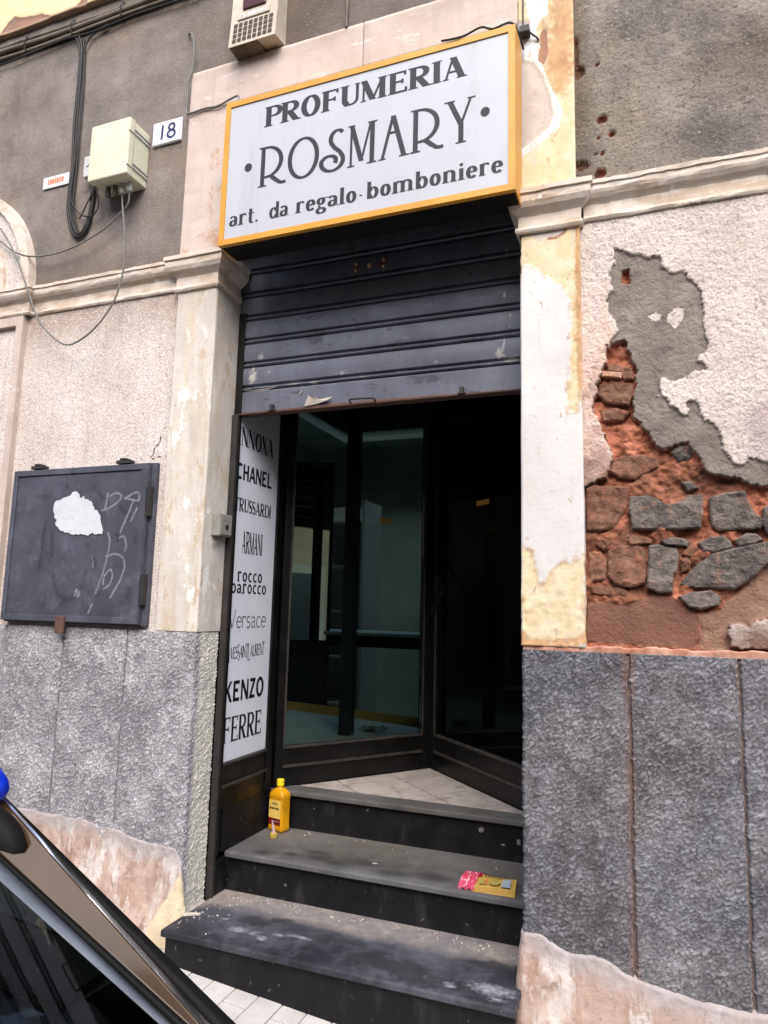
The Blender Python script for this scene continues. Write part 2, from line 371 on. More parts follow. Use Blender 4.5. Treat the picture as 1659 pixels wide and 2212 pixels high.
M['rubble_brown'] = material('brown_rubble', (146, 108, 92), (104, 76, 64), 24, .9, .1, layers=[dict(nscale=26, lo=.58, hi=.66, c1=(168, 110, 86), amt=.7)], specks=[(110, .62, .7, (84, 56, 48), .6)], bumps=[(45, .7, .012), (150, .5, .004)], rnd=.12)
M['brick'] = material('pale_brick', (206, 166, 146), (168, 112, 92), 16, .9, .1, bumps=[(90, .5, .004)])
M['yellow_band'] = material('peeling_yellow_plaster', (240, 218, 170), (226, 202, 158), 5, .85, .15, layers=[dict(attr='bare', c1=(158, 126, 110), c2=(140, 112, 100), edge=.3, escale=30), dict(attr='edge', c1=(196, 168, 140), c2=(170, 140, 118), soft=.4)], bumps=[(50, .3, .004)])
M['shutter'] = material('dark_blue_grey_shutter', (108, 112, 126), (88, 91, 104), 4, (.42, .6), .4, streak=.35,
    layers=[dict(attr='chip', c1=(190, 190, 186), c2=(160, 158, 152), edge=.5, escale=60), dict(attr='rust', c1=(120, 84, 70), c2=(98, 70, 60), edge=.5), dict(nscale=9, lo=.6, hi=.66, c1=(52, 52, 58), amt=.7, nrough=.72, stretch=(.6, 1, 1.4)), dict(nscale=7, lo=.56, hi=.66, c1=(126, 129, 144), amt=.55, nrough=.72, stretch=(.5, 1, 1.5)), dict(nscale=30, lo=.7, hi=.73, c1=(196, 194, 188), amt=.8, nrough=.7)],
    specks=[(40, .74, .76, (190, 188, 184), .8)], bumps=[(9, .08, .01), (120, .1, .001)])
M['iron'] = material('dark_iron', (52, 50, 50), (40, 38, 38), 20, .6, .4, layers=[dict(nscale=20, lo=.6, hi=.7, c1=(92, 68, 56), amt=.6)], bumps=[(80, .2, .002)])
M['rusty'] = material('rusty_iron', (104, 78, 68), (78, 60, 54), 30, .8, .3, bumps=[(90, .4, .002)])
M['black_frame'] = material('black_painted_metal', (19, 18, 18), (12, 12, 12), 5, (.3, .5), .35, layers=[dict(nscale=10, lo=.62, hi=.74, c1=(38, 36, 34), amt=.5)], specks=[(90, .74, .77, (120, 116, 110), .5)], bumps=[(30, .05, .004)])
M['frame_rail'] = material('worn_dark_rail', (66, 63, 60), (44, 42, 40), 14, .45, .45, bumps=[(60, .1, .002)])
M['black_void'] = material('dark_lining', (22, 21, 21), None, 4, .8, .2)
M['step_tread'] = material('dark_slate_tread', (50, 52, 60), (34, 35, 42), 5, (.5, .75), .35,
    layers=[dict(nscale=6, lo=.5, hi=.62, c1=(84, 87, 98), c2=(70, 72, 82), nrough=.74, amt=.75), dict(nscale=11, lo=.56, hi=.66, c1=(26, 27, 31), nrough=.74, amt=.75), dict(attr='dust', c1=(172, 162, 154), c2=(140, 132, 128), scale=24, soft=.35, edge=.7, escale=22, amt=.9), dict(attr='pale_blotch', c1=(90, 92, 102), c2=(104, 104, 112), soft=.25, edge=.9, escale=22, amt=.6), dict(attr='spill', c1=(40, 40, 44), c2=(52, 52, 56), soft=.14, edge=1.0, escale=26, amt=.8), dict(attr='white', c1=(176, 178, 186), c2=(120, 122, 130), scale=60, edge=1.0, escale=60, soft=.2, amt=.75)],  # includes paler blotches mixed into the tread colour
    specks=[(75, .72, .75, (190, 188, 184), .8), (110, .7, .75, (150, 146, 142), .6)], bumps=[(60, .15, .003)])
M['step_tread_up'] = material('dusty_slate_tread', (70, 68, 66), (50, 49, 48), 6, (.6, .8), .3,
    layers=[dict(nscale=7, lo=.52, hi=.62, c1=(96, 95, 94), nrough=.74, amt=.7), dict(nscale=13, lo=.56, hi=.64, c1=(36, 35, 35), nrough=.74, amt=.7), dict(attr='dust', c1=(120, 116, 110), c2=(110, 106, 102), soft=.4, amt=.6), dict(attr='pale_blotch', c1=(112, 114, 120), c2=(122, 122, 128), soft=.5, edge=.5, escale=14, amt=.75), dict(attr='spill', c1=(50, 49, 49), c2=(60, 59, 58), soft=.25, edge=.7, escale=30, amt=.85), dict(attr='white', c1=(200, 200, 196), edge=.5, escale=40)],  # paler blotches here too, stronger towards the front on the middle step
    specks=[(75, .74, .76, (190, 188, 184), .7)], bumps=[(60, .15, .003)])
M['riser'] = material('black_slate_riser', (19, 19, 23), (12, 12, 15), 6, (.45, .7), .3, layers=[dict(nscale=9, lo=.56, hi=.7, c1=(50, 50, 54), amt=.7, stretch=(1, 1, .4)), dict(attr='white', c1=(150, 148, 144), edge=.9, escale=50, amt=.7)], specks=[(45, .69, .73, (112, 110, 106), .7)], bumps=[(50, .1, .002)])
M['floor_tile'] = material('pale_marble_tile', (190, 184, 180), (166, 158, 154), 9, .5, .35, layers=[dict(nscale=14, lo=.55, hi=.62, c1=(140, 128, 124), amt=.7), dict(attr='wet', c1=(198, 200, 208), edge=.2), dict(attr='dirt', c1=(120, 104, 98), c2=(140, 124, 118), soft=.5, amt=.6)], specks=[(60, .7, .75, (110, 100, 96), .6)], bumps=[(50, .1, .002)])
M['grout'] = material('dark_grout', (74, 68, 66), None, 5, .9, .1)
M['sign_panel'] = material('white_acrylic', (190, 193, 202), (183, 186, 195), 2, .35, .4, layers=[dict(nscale=5, lo=.54, hi=.72, c1=(156, 156, 158), c2=(164, 160, 152), stretch=(1.6, 1, .25), nrough=.7, amt=.45)], specks=[(50, .72, .76, (126, 122, 116), .5)])
M['sign_frame'] = material('amber_sign_frame', (218, 158, 56), (208, 146, 48), 6, .4, .4, layers=[dict(nscale=20, lo=.62, hi=.7, c1=(206, 150, 70), amt=.4)], bumps=[(30, .05, .004)])
M['ink'] = material('dark_grey_lettering', (46, 46, 52), None, 4, .6, .3)
M['ink_black'] = material('black_lettering', (22, 20, 30), None, 4, .5, .3)
M['white_panel'] = material('white_panel_film', (232, 236, 246), (222, 228, 242), 3, .35, .4, layers=[dict(nscale=9, lo=.66, hi=.74, c1=(168, 170, 180), amt=.6)], specks=[(40, .76, .79, (120, 120, 126), .6)])  # plain white film in its own colour
M['glass'] = glass_mat('shop_glass', (.88, .95, .92))
M['car_glass'] = glass_mat('windscreen_glass', (.62, .70, .66), 0, 1.6)
M['cream_plastic'] = material('cream_plastic_box', (222, 222, 198), (210, 210, 186), 5, .5, .35, layers=[dict(nscale=6, lo=.6, hi=.8, c1=(190, 186, 160), amt=.5)])
M['plastic_grey'] = material('grey_plastic', (206, 206, 204), (188, 188, 186), 8, .5, .35)
M['cable_black'] = material('black_cable', (52, 49, 48), (40, 38, 38), 30, .6, .3)
M['cable_grey'] = material('grey_cable', (128, 128, 126), (104, 104, 102), 30, .6, .3)
M['conduit'] = material('dull_grey_conduit', (118, 108, 94), (92, 84, 76), 9, .6, .3, layers=[dict(nscale=14, lo=.6, hi=.7, c1=(66, 60, 54), amt=.7)])
M['siren'] = material('ivory_siren_case', (206, 198, 184), (188, 178, 164), 8, .6, .3, layers=[dict(nscale=10, lo=.58, hi=.72, c1=(158, 144, 128), amt=.6)])
M['siren_hole'] = material('siren_grille_dark', (88, 78, 70), (74, 66, 60), 40, .8, .2)
M['siren_under'] = material('siren_underside', (120, 110, 98), (92, 84, 74), 12, .7, .2)
M['strobe'] = material('dark_red_lens', (70, 22, 22), None, 12, .3, .4)
M['white_enamel'] = material('white_enamel', (236, 236, 240), (224, 224, 230), 6, .35, .4)
M['blue_ink'] = material('navy_numeral', (44, 44, 92), None, 4, .5, .3)
M['orange_ink'] = material('orange_print', (224, 138, 84), (200, 110, 64), 60, .6, .2)
M['hatch'] = material('dark_hatch_metal', (84, 86, 98), (66, 68, 78), 4, (.42, .62), .35,
    layers=[dict(attr='dark_tone', c1=(50, 50, 56), c2=(60, 60, 66), soft=.4, edge=.5, escale=16, amt=.8), dict(attr='scrape', c1=(44, 44, 48), soft=.3, edge=.9, escale=40, amt=.55), dict(attr='chalk', c1=(196, 198, 206), soft=.35, edge=1.1, escale=90, amt=.5), dict(nscale=8, lo=.52, hi=.66, c1=(104, 107, 122), c2=(94, 97, 110), nrough=.7, amt=.7), dict(nscale=12, lo=.6, hi=.68, c1=(46, 46, 52), amt=.75, stretch=(1, 1, .5), nrough=.7), dict(nscale=26, lo=.66, hi=.7, c1=(128, 130, 140), amt=.6, nrough=.7)],  # grime, scrapes and chalk on the steel
    specks=[(60, .72, .75, (140, 140, 146), .6)], bumps=[(10, .06, .01), (90, .1, .001)])
M['paper'] = material('torn_white_paper', (214, 216, 224), (202, 204, 212), 8, .9, .1, layers=[dict(nscale=22, lo=.6, hi=.68, c1=(160, 160, 164), stretch=(.4, 1, 1.6), nrough=.7, amt=.6)], bumps=[(40, .3, .006)])
M['joint_pale'] = material('pale_joint_mortar', (166, 165, 174), (140, 139, 148), 30, .95, .1, bumps=[(90, .5, .004)])
M['joint'] = material('dusty_joint_mortar', (138, 118, 110), (104, 92, 90), 30, .95, .1, bumps=[(90, .5, .004)])
M['peel'] = material('peeling_paint_flake', (196, 190, 178), (170, 162, 150), 20, .8, .2)
M['keybox'] = material('grey_keybox_metal', (150, 148, 142), (134, 132, 126), 10, .5, .4, layers=[dict(nscale=30, lo=.62, hi=.7, c1=(104, 100, 96), amt=.6)])
M['pavement'] = material('pale_concrete_paver', (206, 202, 198), (188, 184, 180), 10, .9, .15, specks=[(60, .66, .72, (150, 144, 140), .6), (110, .68, .75, (120, 114, 110), .5)], bumps=[(90, .3, .003)], rnd=.04)
M['pave_joint'] = material('paver_bedding', (166, 160, 154), (148, 142, 136), 14, .95, .1, bumps=[(90, .4, .004)])
M['asphalt'] = material('old_asphalt', (92, 90, 88), (78, 76, 76), 3, .95, .15, specks=[(200, .6, .7, (124, 120, 116), .6)], bumps=[(200, .5, .004)])
M['kerb'] = material('lava_kerb', (112, 110, 110), (92, 90, 92), 6, .9, .15, bumps=[(60, .4, .004)])
M['opp_wall'] = material('tan_street_wall', (214, 190, 150), (196, 172, 134), 1.5, .95, .1, streak=.3, layers=[dict(nscale=1.2, lo=.5, hi=.8, c1=(176, 152, 122), amt=.6)], bumps=[(30, .2, .01)])
M['opp_trim'] = material('street_wall_trim', (226, 212, 186), (208, 194, 170), 3, .9, .1)
M['opp_shutter'] = material('green_brown_shutters', (96, 84, 66), (84, 74, 60), 3, .7, .2)
M['opp_pane'] = material('dark_far_pane', (50, 56, 62), (40, 46, 52), 2, .15, .5)
M['car_paint'] = material('black_car_paint', (30, 31, 35), (24, 25, 29), 3, .25, .5, coords='object', coat=.8)
M['mirror_blue'] = material('bright_blue_cap', (6, 50, 196), (4, 44, 184), 3, .4, .25, coords='object')
M['car_black'] = material('matt_black_trim', (20, 19, 19), (15, 15, 15), 8, .6, .12, coords='object')
M['car_gloss'] = material('pillar_wall_reflection', (74, 56, 40), (62, 48, 34), 3, .1, .2, coords='object')  # tan base colour paints the wall's reflection onto the black pillar
M['chrome'] = material('bright_trim', (200, 204, 214), None, 3, .18, .5, .9, coords='object')
M['car_grey'] = material('grey_glass_edge', (104, 112, 122), (84, 90, 100), 9, .4, .3, coords='object')
M['tyre'] = material('tyre_rubber', (34, 33, 33), None, 8, .85, .2, coords='object')
M['rim'] = material('alloy_rim', (168, 170, 174), None, 8, .3, .5, .9, coords='object')
M['dash'] = material('dashboard_plastic', (48, 50, 52), (40, 42, 44), 12, .8, .2, coords='object', bumps=[(200, .2, .001)])
M['headlamp'] = material('headlamp_lens', (200, 206, 212), None, 4, .1, .6, coords='object', coat=1)
M['bottle'] = material('amber_yellow_plastic', (226, 166, 26), (206, 142, 16), 12, .35, .4, coords='object', layers=[dict(nscale=14, lo=.58, hi=.7, c1=(150, 92, 14), amt=.5)])
M['bottle_cap'] = material('yellow_cap', (248, 218, 40), None, 12, .4, .4, coords='object')
M['label_cream'] = material('cream_label', (240, 208, 110), (232, 196, 96), 14, .5, .3, coords='object')
M['label_red'] = material('dark_red_label', (118, 26, 26), (104, 22, 22), 14, .5, .3, coords='object')
M['tan_cap'] = material('dull_yellow_cap', (186, 164, 80), (166, 144, 66), 30, .6, .3, coords='object')
M['spout'] = material('translucent_spout', (206, 178, 178), (150, 100, 116), 30, .5, .3, coords='object')
M['pack_yellow'] = material('yellow_printed_card', (214, 180, 98), (198, 162, 84), 30, .6, .3)
M['pack_pink'] = material('pink_foil', (232, 96, 132), (216, 66, 106), 40, .4, .4, layers=[dict(nscale=55, lo=.55, hi=.62, c1=(250, 206, 208), stretch=(2.4, .5, 1))])
M['pack_blue'] = material('pale_blue_print', (176, 190, 198), (160, 176, 186), 60, .6, .3)
M['pack_red'] = material('dark_red_print', (170, 26, 56), None, 60, .5, .3)
M['pack_olive'] = material('olive_print', (168, 156, 84), (190, 170, 90), 90, .6, .3)
M['pack_orange'] = material('orange_pack_print', (224, 122, 84), None, 60, .6, .3)
M['int_floor'] = material('pale_shop_platform', (206, 214, 206), (190, 200, 192), 4, .5, .3)
M['int_wall'] = material('shop_inner_wall', (196, 208, 202), (178, 190, 186), 2, .9, .1)
M['int_dark'] = material('dark_shop_fitting', (40, 44, 50), (32, 36, 42), 4, .5, .3, specks=[(70, .7, .74, (130, 134, 140), .5)])
M['int_wood'] = material('varnished_wood_edge', (206, 166, 100), (186, 146, 84), 8, .5, .3)
M['int_white'] = material('white_cabinet', (216, 216, 210), (204, 204, 200), 3, .5, .3)
M['int_leaf'] = material('dry_leaves', (122, 112, 60), (92, 84, 48), 30, .8, .2)
M['mirror_glass'] = material('mirror_silver', (236, 238, 238), None, 3, .02, .5, 1.0)
M['sticker'] = material('yellow_sticker', (226, 176, 78), None, 30, .6, .3)
M['card_white'] = material('white_card_notice', (222, 220, 210), None, 20, .7, .2)
M['debris'] = material('plaster_chip', (222, 216, 206), (196, 186, 174), 30, .9, .1)
M['brass'] = material('worn_brass', (240, 226, 196), (220, 176, 110), 60, .35, .5, .3)
# ------------------------------------------------------------------ lettering drawn with a broad pen
def arcp(cx, cy, rx, ry, a0, a1, n=18):
    return [(cx + rx * math.cos(math.radians(a0 + (a1 - a0) * i / n)), cy + ry * math.sin(math.radians(a0 + (a1 - a0) * i / n))) for i in range(n + 1)]
def glyph(ch, T, t, sf, st, xh=.66):
    """strokes [(points, width or None for pen contrast)], serif bars, advance; cap height 1"""
    S = []; B = []
    def ln(x0, y0, x1, y1, w): S.append(([(x0, y0), (x1, y1)], w))
    def ser(x, y, w=None):
        if sf: B.append((x - (w or T) / 2 - sf, x + (w or T) / 2 + sf, y - st if y > .05 else y, y if y > .05 else y + st))
    def v(x, y0=0, y1=1, w=None, s0=1, s1=1):
        ln(x, y0, x, y1, w or T)
        if s0: ser(x, y0, w)
        if s1: ser(x, y1, w)
    def h(x0, x1, y): ln(x0, y, x1, y, t)
    def tick(x, y, d):
        if sf: ln(x, y, x, y + d, t * 1.1)
    a = .02 + T / 2 + sf
    if ch == 'I': v(a); w = 2 * a
    elif ch in 'PRB':
        v(a, s1=1); S.append(([(a, 1 - t / 2)] + arcp(a + .22, .73, .26, .27 - t / 2, 90, -90) + [(a, .46 + t / 2)], None)); w = a + .5
        if ch == 'R': ln(a + .2, .48, a + .5, 0, T); ser(a + .52, 0); w = a + .6 + sf
        if ch == 'B': S.append(([(a, .46 + t / 2)] + arcp(a + .24, .24, .3, .24 - t / 2, 90, -90) + [(a, t / 2)], None)); w = a + .58
    elif ch in 'OQ': S.append((arcp(.42, .5, .40 - T / 2, .515 - t / 2, 0, 360, 32), None)); w = .84
    elif ch == 'C': S.append((arcp(.42, .5, .40 - T / 2, .515 - t / 2, 48, 312, 26), None)); tick(.68, .66, .22); w = .74
    elif ch == 'D': v(a); S.append(([(a, 1 - t / 2)] + arcp(a + .2, .5, .42, .5 - t / 2, 90, -90) + [(a, t / 2)], None)); w = a + .68
    elif ch in 'EFL':
        v(a); e = a + .5
        if ch != 'L': h(a, e, 1 - t / 2); tick(e - t / 2, 1, -.2); h(a, a + .36, .53); tick(a + .36, .43, .2)
        if ch != 'F': h(a, e, t / 2); tick(e, 0, .22)
        w = e + .06
    elif ch == 'H': v(a); v(a + .5); h(a, a + .5, .52); w = 2 * a + .5
    elif ch == 'K': v(a); ln(a + .05, .42, a + .46, 1, t); ln(a + .17, .56, a + .5, 0, T); ser(a + .46, 1, t); ser(a + .5, 0); w = a + .6 + sf
    elif ch == 'M':
        b = .02 + t / 2 + sf; e = b + .72
        v(b, 0, 1, t); ln(b, 1, (b + e) / 2, .02, T); ln((b + e) / 2, .02, e, 1, t); v(e, 0, 1); w = e + T / 2 + sf + .02
    elif ch == 'N':
        b = .02 + t / 2 + sf; e = b + .58
        v(b, 0, 1, t); ln(b, 1, e, 0, T); v(e, 0, 1, t, 0, 1); w = e + t / 2 + sf + .02
    elif ch == 'A':
        p = .38; ln(p, 1, .06 + sf, 0, t); ln(p, 1.0, .70, 0, T); h(.19, .58, .33); ser(.06 + sf, 0, t); ser(.70, 0); w = .76 + sf
    elif ch == 'V': ln(.06 + sf, 1, .38, 0, T); ln(.38, 0, .68, 1, t); ser(.06 + sf, 1); ser(.68, 1, t); w = .74
    elif ch == 'S':
        S.append((arcp(.29, .74, .22, .26 - t / 2, 25, 250, 16) + arcp(.29, .265, .235, .265 - t / 2, 70, -155, 18), 'S')); w = .58
    elif ch == 'T': v(.34, s1=0); h(.03, .65, 1 - t / 2); tick(.03, 1, -.2); tick(.65, 1, -.2); w = .68
    elif ch == 'U':
        e = a + .5; S.append(([(a, 1), (a, .33)] + arcp((a + e) / 2, .30, .25, .30 - t / 2, 180, 360) + [(e, 1)], 'U')); ser(a, 1); ser(e, 1, t); w = e + .06 + sf
    elif ch == 'X': ln(.08, 1, .62, 0, T); ln(.6, 1, .06, 0, t); ser(.08, 1); ser(.62, 0); ser(.6, 1, t); ser(.06, 0, t); w = .7
    elif ch == 'Y': ln(.06 + sf, 1, .36, .45, T); ln(.36, .45, .64, 1, t); v(.36, 0, .48, s1=0); ser(.06 + sf, 1); ser(.64, 1, t); w = .7
    elif ch == 'Z': h(.06, .56, 1 - t / 2); h(.04, .58, t / 2); ln(.54, .97, .07, .03, T); tick(.06, 1, -.18); tick(.58, 0, .18); w = .62
    elif ch == '1': ln(.2, 0, .24, 1, T); w = .42
    elif ch == '8': S.append((arcp(.32, .76, .2, .22, 0, 360, 24), T)); S.append((arcp(.31, .27, .26, .25, 0, 360, 24), T)); w = .62
    # lower case
    elif ch == 'o': S.append((arcp(.28, xh / 2, .26 - T / 2, xh / 2 + .01 - t / 2, 0, 360, 26), None)); w = .56
    elif ch == 'c': S.append((arcp(.28, xh / 2, .26 - T / 2, xh / 2 + .01 - t / 2, 48, 315, 22), None)); w = .5
    elif ch == 'e': S.append((arcp(.28, xh / 2, .26 - T / 2, xh / 2 + .01 - t / 2, 5, 320, 24), None)); h(.06, .5, xh * .53); w = .54
    elif ch == 'a':
        S.append((arcp(.24, xh * .66, .17, xh * .33 - t / 2, 150, 0, 12) + [(.41, .1)], 'a')); ln(.41, .06, .5, .02, t * 1.3)
        S.append((arcp(.24, xh * .29, .20 - T / 3, xh * .29 - t / 2, 60, 330, 16), None)); w = .55
    elif ch in 'bd':
        x = a if ch == 'b' else .5; v(x, 0, 1, s0=(ch == 'd'), s1=0)
        if sf: ln(x - .1, .97, x, .97, st * 1.3)
        cx = a + .2 if ch == 'b' else .27
        S.append((arcp(cx, xh / 2, .27 - T / 2, xh / 2 + .01 - t / 2, 160, -160, 24) if ch == 'b' else arcp(cx, xh / 2, .27 - T / 2, xh / 2 + .01 - t / 2, 20, 340, 24), None)); w = a + .5 if ch == 'b' else .58 + sf
    elif ch == 'g':
        S.append((arcp(.25, xh * .68, .2 - T / 3, xh * .32 - t / 2, 0, 360, 22), None)); S.append((arcp(.26, -.12, .25 - T / 3, .15, 0, 360, 22), None)); ln(.14, .2, .2, .06, t * 1.6); ln(.4, xh * .9, .54, xh * .98, t * 1.6); w = .56
    elif ch in 'li':
        v(a, 0, 1 if ch == 'l' else xh, s1=0)
        if sf: ln(a - .1, (1 if ch == 'l' else xh) - .03, a, (1 if ch == 'l' else xh) - .03, st * 1.3)
        if ch == 'i': S.append((arcp(a, .87, .045, .045, 0, 360, 12), .09))
        w = 2 * a
    elif ch in 'nmru':
        v(a, 0, xh, s1=0)
        if sf: ln(a - .1, xh - .03, a, xh - .03, st * 1.3)
        if ch == 'r': S.append((arcp(a + .16, xh - .2, .15, .19, 165, 55, 8), None)); S.append((arcp(a + .27, xh - .06, .03, .03, 0, 360, 8), .06)); w = a + .36
        else:
            k = 1 if ch == 'n' else 2; d = .36
            for q in range(k):
                x0 = a + q * d; S.append((arcp(x0 + d / 2, xh - .2, d / 2, .19, 165, 0, 10) + [(x0 + d, 0)], None)); ser(x0 + d, 0)
            w = a + k * d + a
    elif ch == 's': S.append((arcp(.21, xh * .73, .16, xh * .26, 25, 250, 12) + arcp(.21, xh * .27, .17, xh * .26, 70, -155, 12), 'S')); w = .42
    elif ch == 't': S.append(([(.2, .9), (.2, .14)] + arcp(.32, .14, .12, .12, 180, 300, 8), None)); h(.06, .4, xh - t / 2); w = .44
    elif ch == '.': S.append((arcp(.12, .06, .035, .035, 0, 360, 10), .08)); w = .24
    elif ch == '*': S.append((arcp(.12, .3, .02, .02, 0, 360, 10), .05)); w = .24
    # the tall display capitals of the middle line
    elif ch == '\u0158':   # tall R
        v(.14, 0, 1); S.append(([(.1, .97)] + arcp(.24, .60, .40, .37, 84, -84, 22) + [(.17, .235)], None)); ln(.34, .27, .58, .06, T * .9); S.append((arcp(.72, .14, .2, .12, 215, 290, 6), t * 1.3)); w = .82
    elif ch == '\u0150': S.append((arcp(.4, .5, .36, .48, 0, 360, 36), None)); w = .84
    elif ch == '\u015a':
        S.append((arcp(.42, .78, .17, .2, 40, 190, 12) + [(.27, .68), (.36, .56), (.5, .44)] + arcp(.3, .25, .28, .23, 38, -190, 22) + arcp(.22, .26, .18, .13, 150, -30, 10), None)); w = .66
    elif ch == '\u1e3e': v(.1, 0, 1, t); ln(.1, 1, .36, .1, T); ln(.36, .1, .58, 1, t); v(.62, 0, 1); w = .76
    elif ch == '\u00c1': ln(.34, 1, .09, 0, t * 1.3); ln(.34, 1, .62, 0, T); h(.22, .46, .6); ser(.09, 0, t); ser(.62, 0); w = .72
    elif ch == '\u00dd': ln(.08, 1, .34, .42, T); ln(.34, .42, .56, 1, t); v(.34, 0, .45, s1=0); ser(.08, 1); ser(.57, 1, t); w = .66
    else: w = .3
    return S, B, w
def lettering(name, text, origin, right, up, height, width, mat, parent, T=.15, t=.05, sf=.06, st=.035, gap=.06, lift=.0006, xh=.66, waves=None):
    right = Vector(right); up = Vector(up); nrm = right.cross(up)
    V = []; F = []; x = 0; k = 0; quads = []
    for ci, ch in enumerate(text):
        S, B, w = glyph(ch, T, t, sf, st, xh)
        hs, dy = (waves[ci] if waves else (1, 0))
        for pts, wd in S:
            P = [Vector((p[0], p[1] * hs + dy)) for p in pts]; n = len(P); L = []; R = []
            for i in range(n):
                closed = (P[0] - P[-1]).length < 1e-6
                p0 = P[i - 1] if i else (P[-2] if closed else P[0]); p1 = P[i + 1] if i < n - 1 else (P[1] if closed else P[-1])
                d = (p1 - p0).normalized(); nn = Vector((-d.y, d.x))
                if wd is None: ww = t + (T - t) * abs(d.y) ** 1.3
                elif wd == 'S': ww = t + (T - t) * math.sin(math.pi * i / (n - 1)) ** 2
                elif wd == 'U': ww = T if (i < n * .4) else t + (T - t) * .25 * abs(d.y)
                elif wd == 'a': ww = t + (T - t) * (abs(d.y) ** 1.3 if i > 3 else .5)
                else: ww = wd
                if n == 2 and wd not in (None, 'S', 'U', 'a') and abs(d.x) > .02 and abs(d.y) > .3:   # slanted strokes keep level ends
                    hw = ww / max(.45, abs(d.y)) / 2; sg = 1 if nn.x > 0 else -1
                    L.append(P[i] + Vector((hw * sg, 0))); R.append(P[i] - Vector((hw * sg, 0)))
                else:
                    L.append(P[i] + nn * ww / 2); R.append(P[i] - nn * ww / 2)
            quads.append((x, L, R))
        for x0, x1, y0, y1 in B:
            quads.append((x, [Vector((x0, y1 * hs + dy)), Vector((x1, y1 * hs + dy))], [Vector((x0, y0 * hs + dy)), Vector((x1, y0 * hs + dy))]))
        x += w + gap if ch != ' ' else .32
    tot = x - gap
    for qi, (ox, L, R) in enumerate(quads):
        n = len(L); k = len(V); off = lift + .00006 * (qi % 9)
        for P in (L, R):
            for p in P:
                V.append(Vector(origin) + right * ((ox + p.x) / tot * width) + up * (p.y * height) + nrm * off)
        for i in range(n - 1):
            f = [k + i, k + n + i, k + n + i + 1, k + i + 1]
            a = V[f[1]] - V[f[0]]; b = V[f[3]] - V[f[0]]
            F.append(f if a.cross(b).dot(nrm) > 0 else f[::-1])
    return mesh_obj(name, V, F, mat, parent)

# ------------------------------------------------------------------ outlines read off the wall (mm in x, z)
EXPOSED = [(1743,2703),(1766,2692),(1799,2674),(1826,2666),(1864,2641),(1892,2649),(1910,2637),(1912,2612),(1932,2578),(1948,2560),(1970,2575),(1995,2562),(2000,2534),(2025,2506),(2042,2482),(2045,2428),(2043,2381),(2047,2334),(2053,2298),(2049,2264),(2018,2250),(2010,2233),(2035,2219),(2040,2198),(2009,2193),(1983,2178),(1936,2165),(1900,2183),(1886,2176),(1896,2140),(1887,2117),(1913,2106),(1923,2079),(1948,2063),(1947,2042),(1968,2038),(1984,2060),(1977,2080),(1982,2091),(2015,2080),(2019,2043),(2033,2019),(2057,2000),(2076,1976),(2085,1953),(2081,1920),(2097,1897),(2115,1863),(2134,1845),(2154,1855),(2164,1877),(2192,1869),(2211,1858),(2224,1835),(2281,1790),(2350,1752),(2402,1766),(2446,1716),(2438,1650),(2480,1606),(2462,1540),(2410,1500),(2422,1452),(2352,1420),(2290,1376),(2196,1342),(2168,1334),(2139,1310),(2121,1319),(2084,1313),(2073,1277),(2086,1246),(2118,1236),(2191,1236),(2254,1238),(2253,1218),(1617,1188),(1585,1225),(1593,1795),(1626,1794),(1632,1796),(1649,1807),(1693,1823),(1704,1825),(1709,1832),(1716,1872),(1722,1919),(1712,1949),(1696,1991),(1675,2046),(1656,2096),(1665,2119),(1677,2148),(1677,2184),(1689,2192),(1695,2237),(1712,2254),(1710,2284),(1718,2302),(1713,2324),(1716,2335),(1736,2354),(1748,2378),(1746,2408),(1730,2435),(1722,2461),(1717,2499),(1726,2523),(1745,2532),(1732,2559),(1731,2591),(1735,2631),(1753,2641),(1745,2664)]
REDZONE = [(1716,2327),(1746,2333),(1774,2341),(1782,2316),(1795,2290),(1800,2254),(1810,2228),(1814,2186),(1822,2170),(1808,2151),(1797,2134),(1799,2098),(1800,2045),(1821,2020),(1847,1989),(1862,1953),(1887,1929),(1918,1927),(1944,1939),(1975,1937),(1994,1905),(2018,1876),(2032,1836),(2046,1824),(2095,1816),(2129,1809),(2171,1786),(2208,1774),(2217,1780),(2282,1769),(2350,1735),(2420,1690),(2415,1620),(2440,1580),(2400,1500),(2330,1450),(2342,1212),(1578,1175),(1586,1797),(1615,1819),(1615,1832),(1619,2132),(1666,2250)]
BROWN = [(1621,1366),(1651,1383),(1726,1382),(1758,1377),(1790,1391),(1831,1397),(1862,1409),(1908,1404),(1947,1373),(1990,1347),(1993,1273),(1972,1235),(1827,1235),(1619,1243)]
MORTAR = [(2206,1508),(2177,1482),(2138,1450),(2109,1423),(2079,1391),(2059,1365),(1995,1347),(1992,1268),(1996,1231),(2301,1229),(2317,1529)]
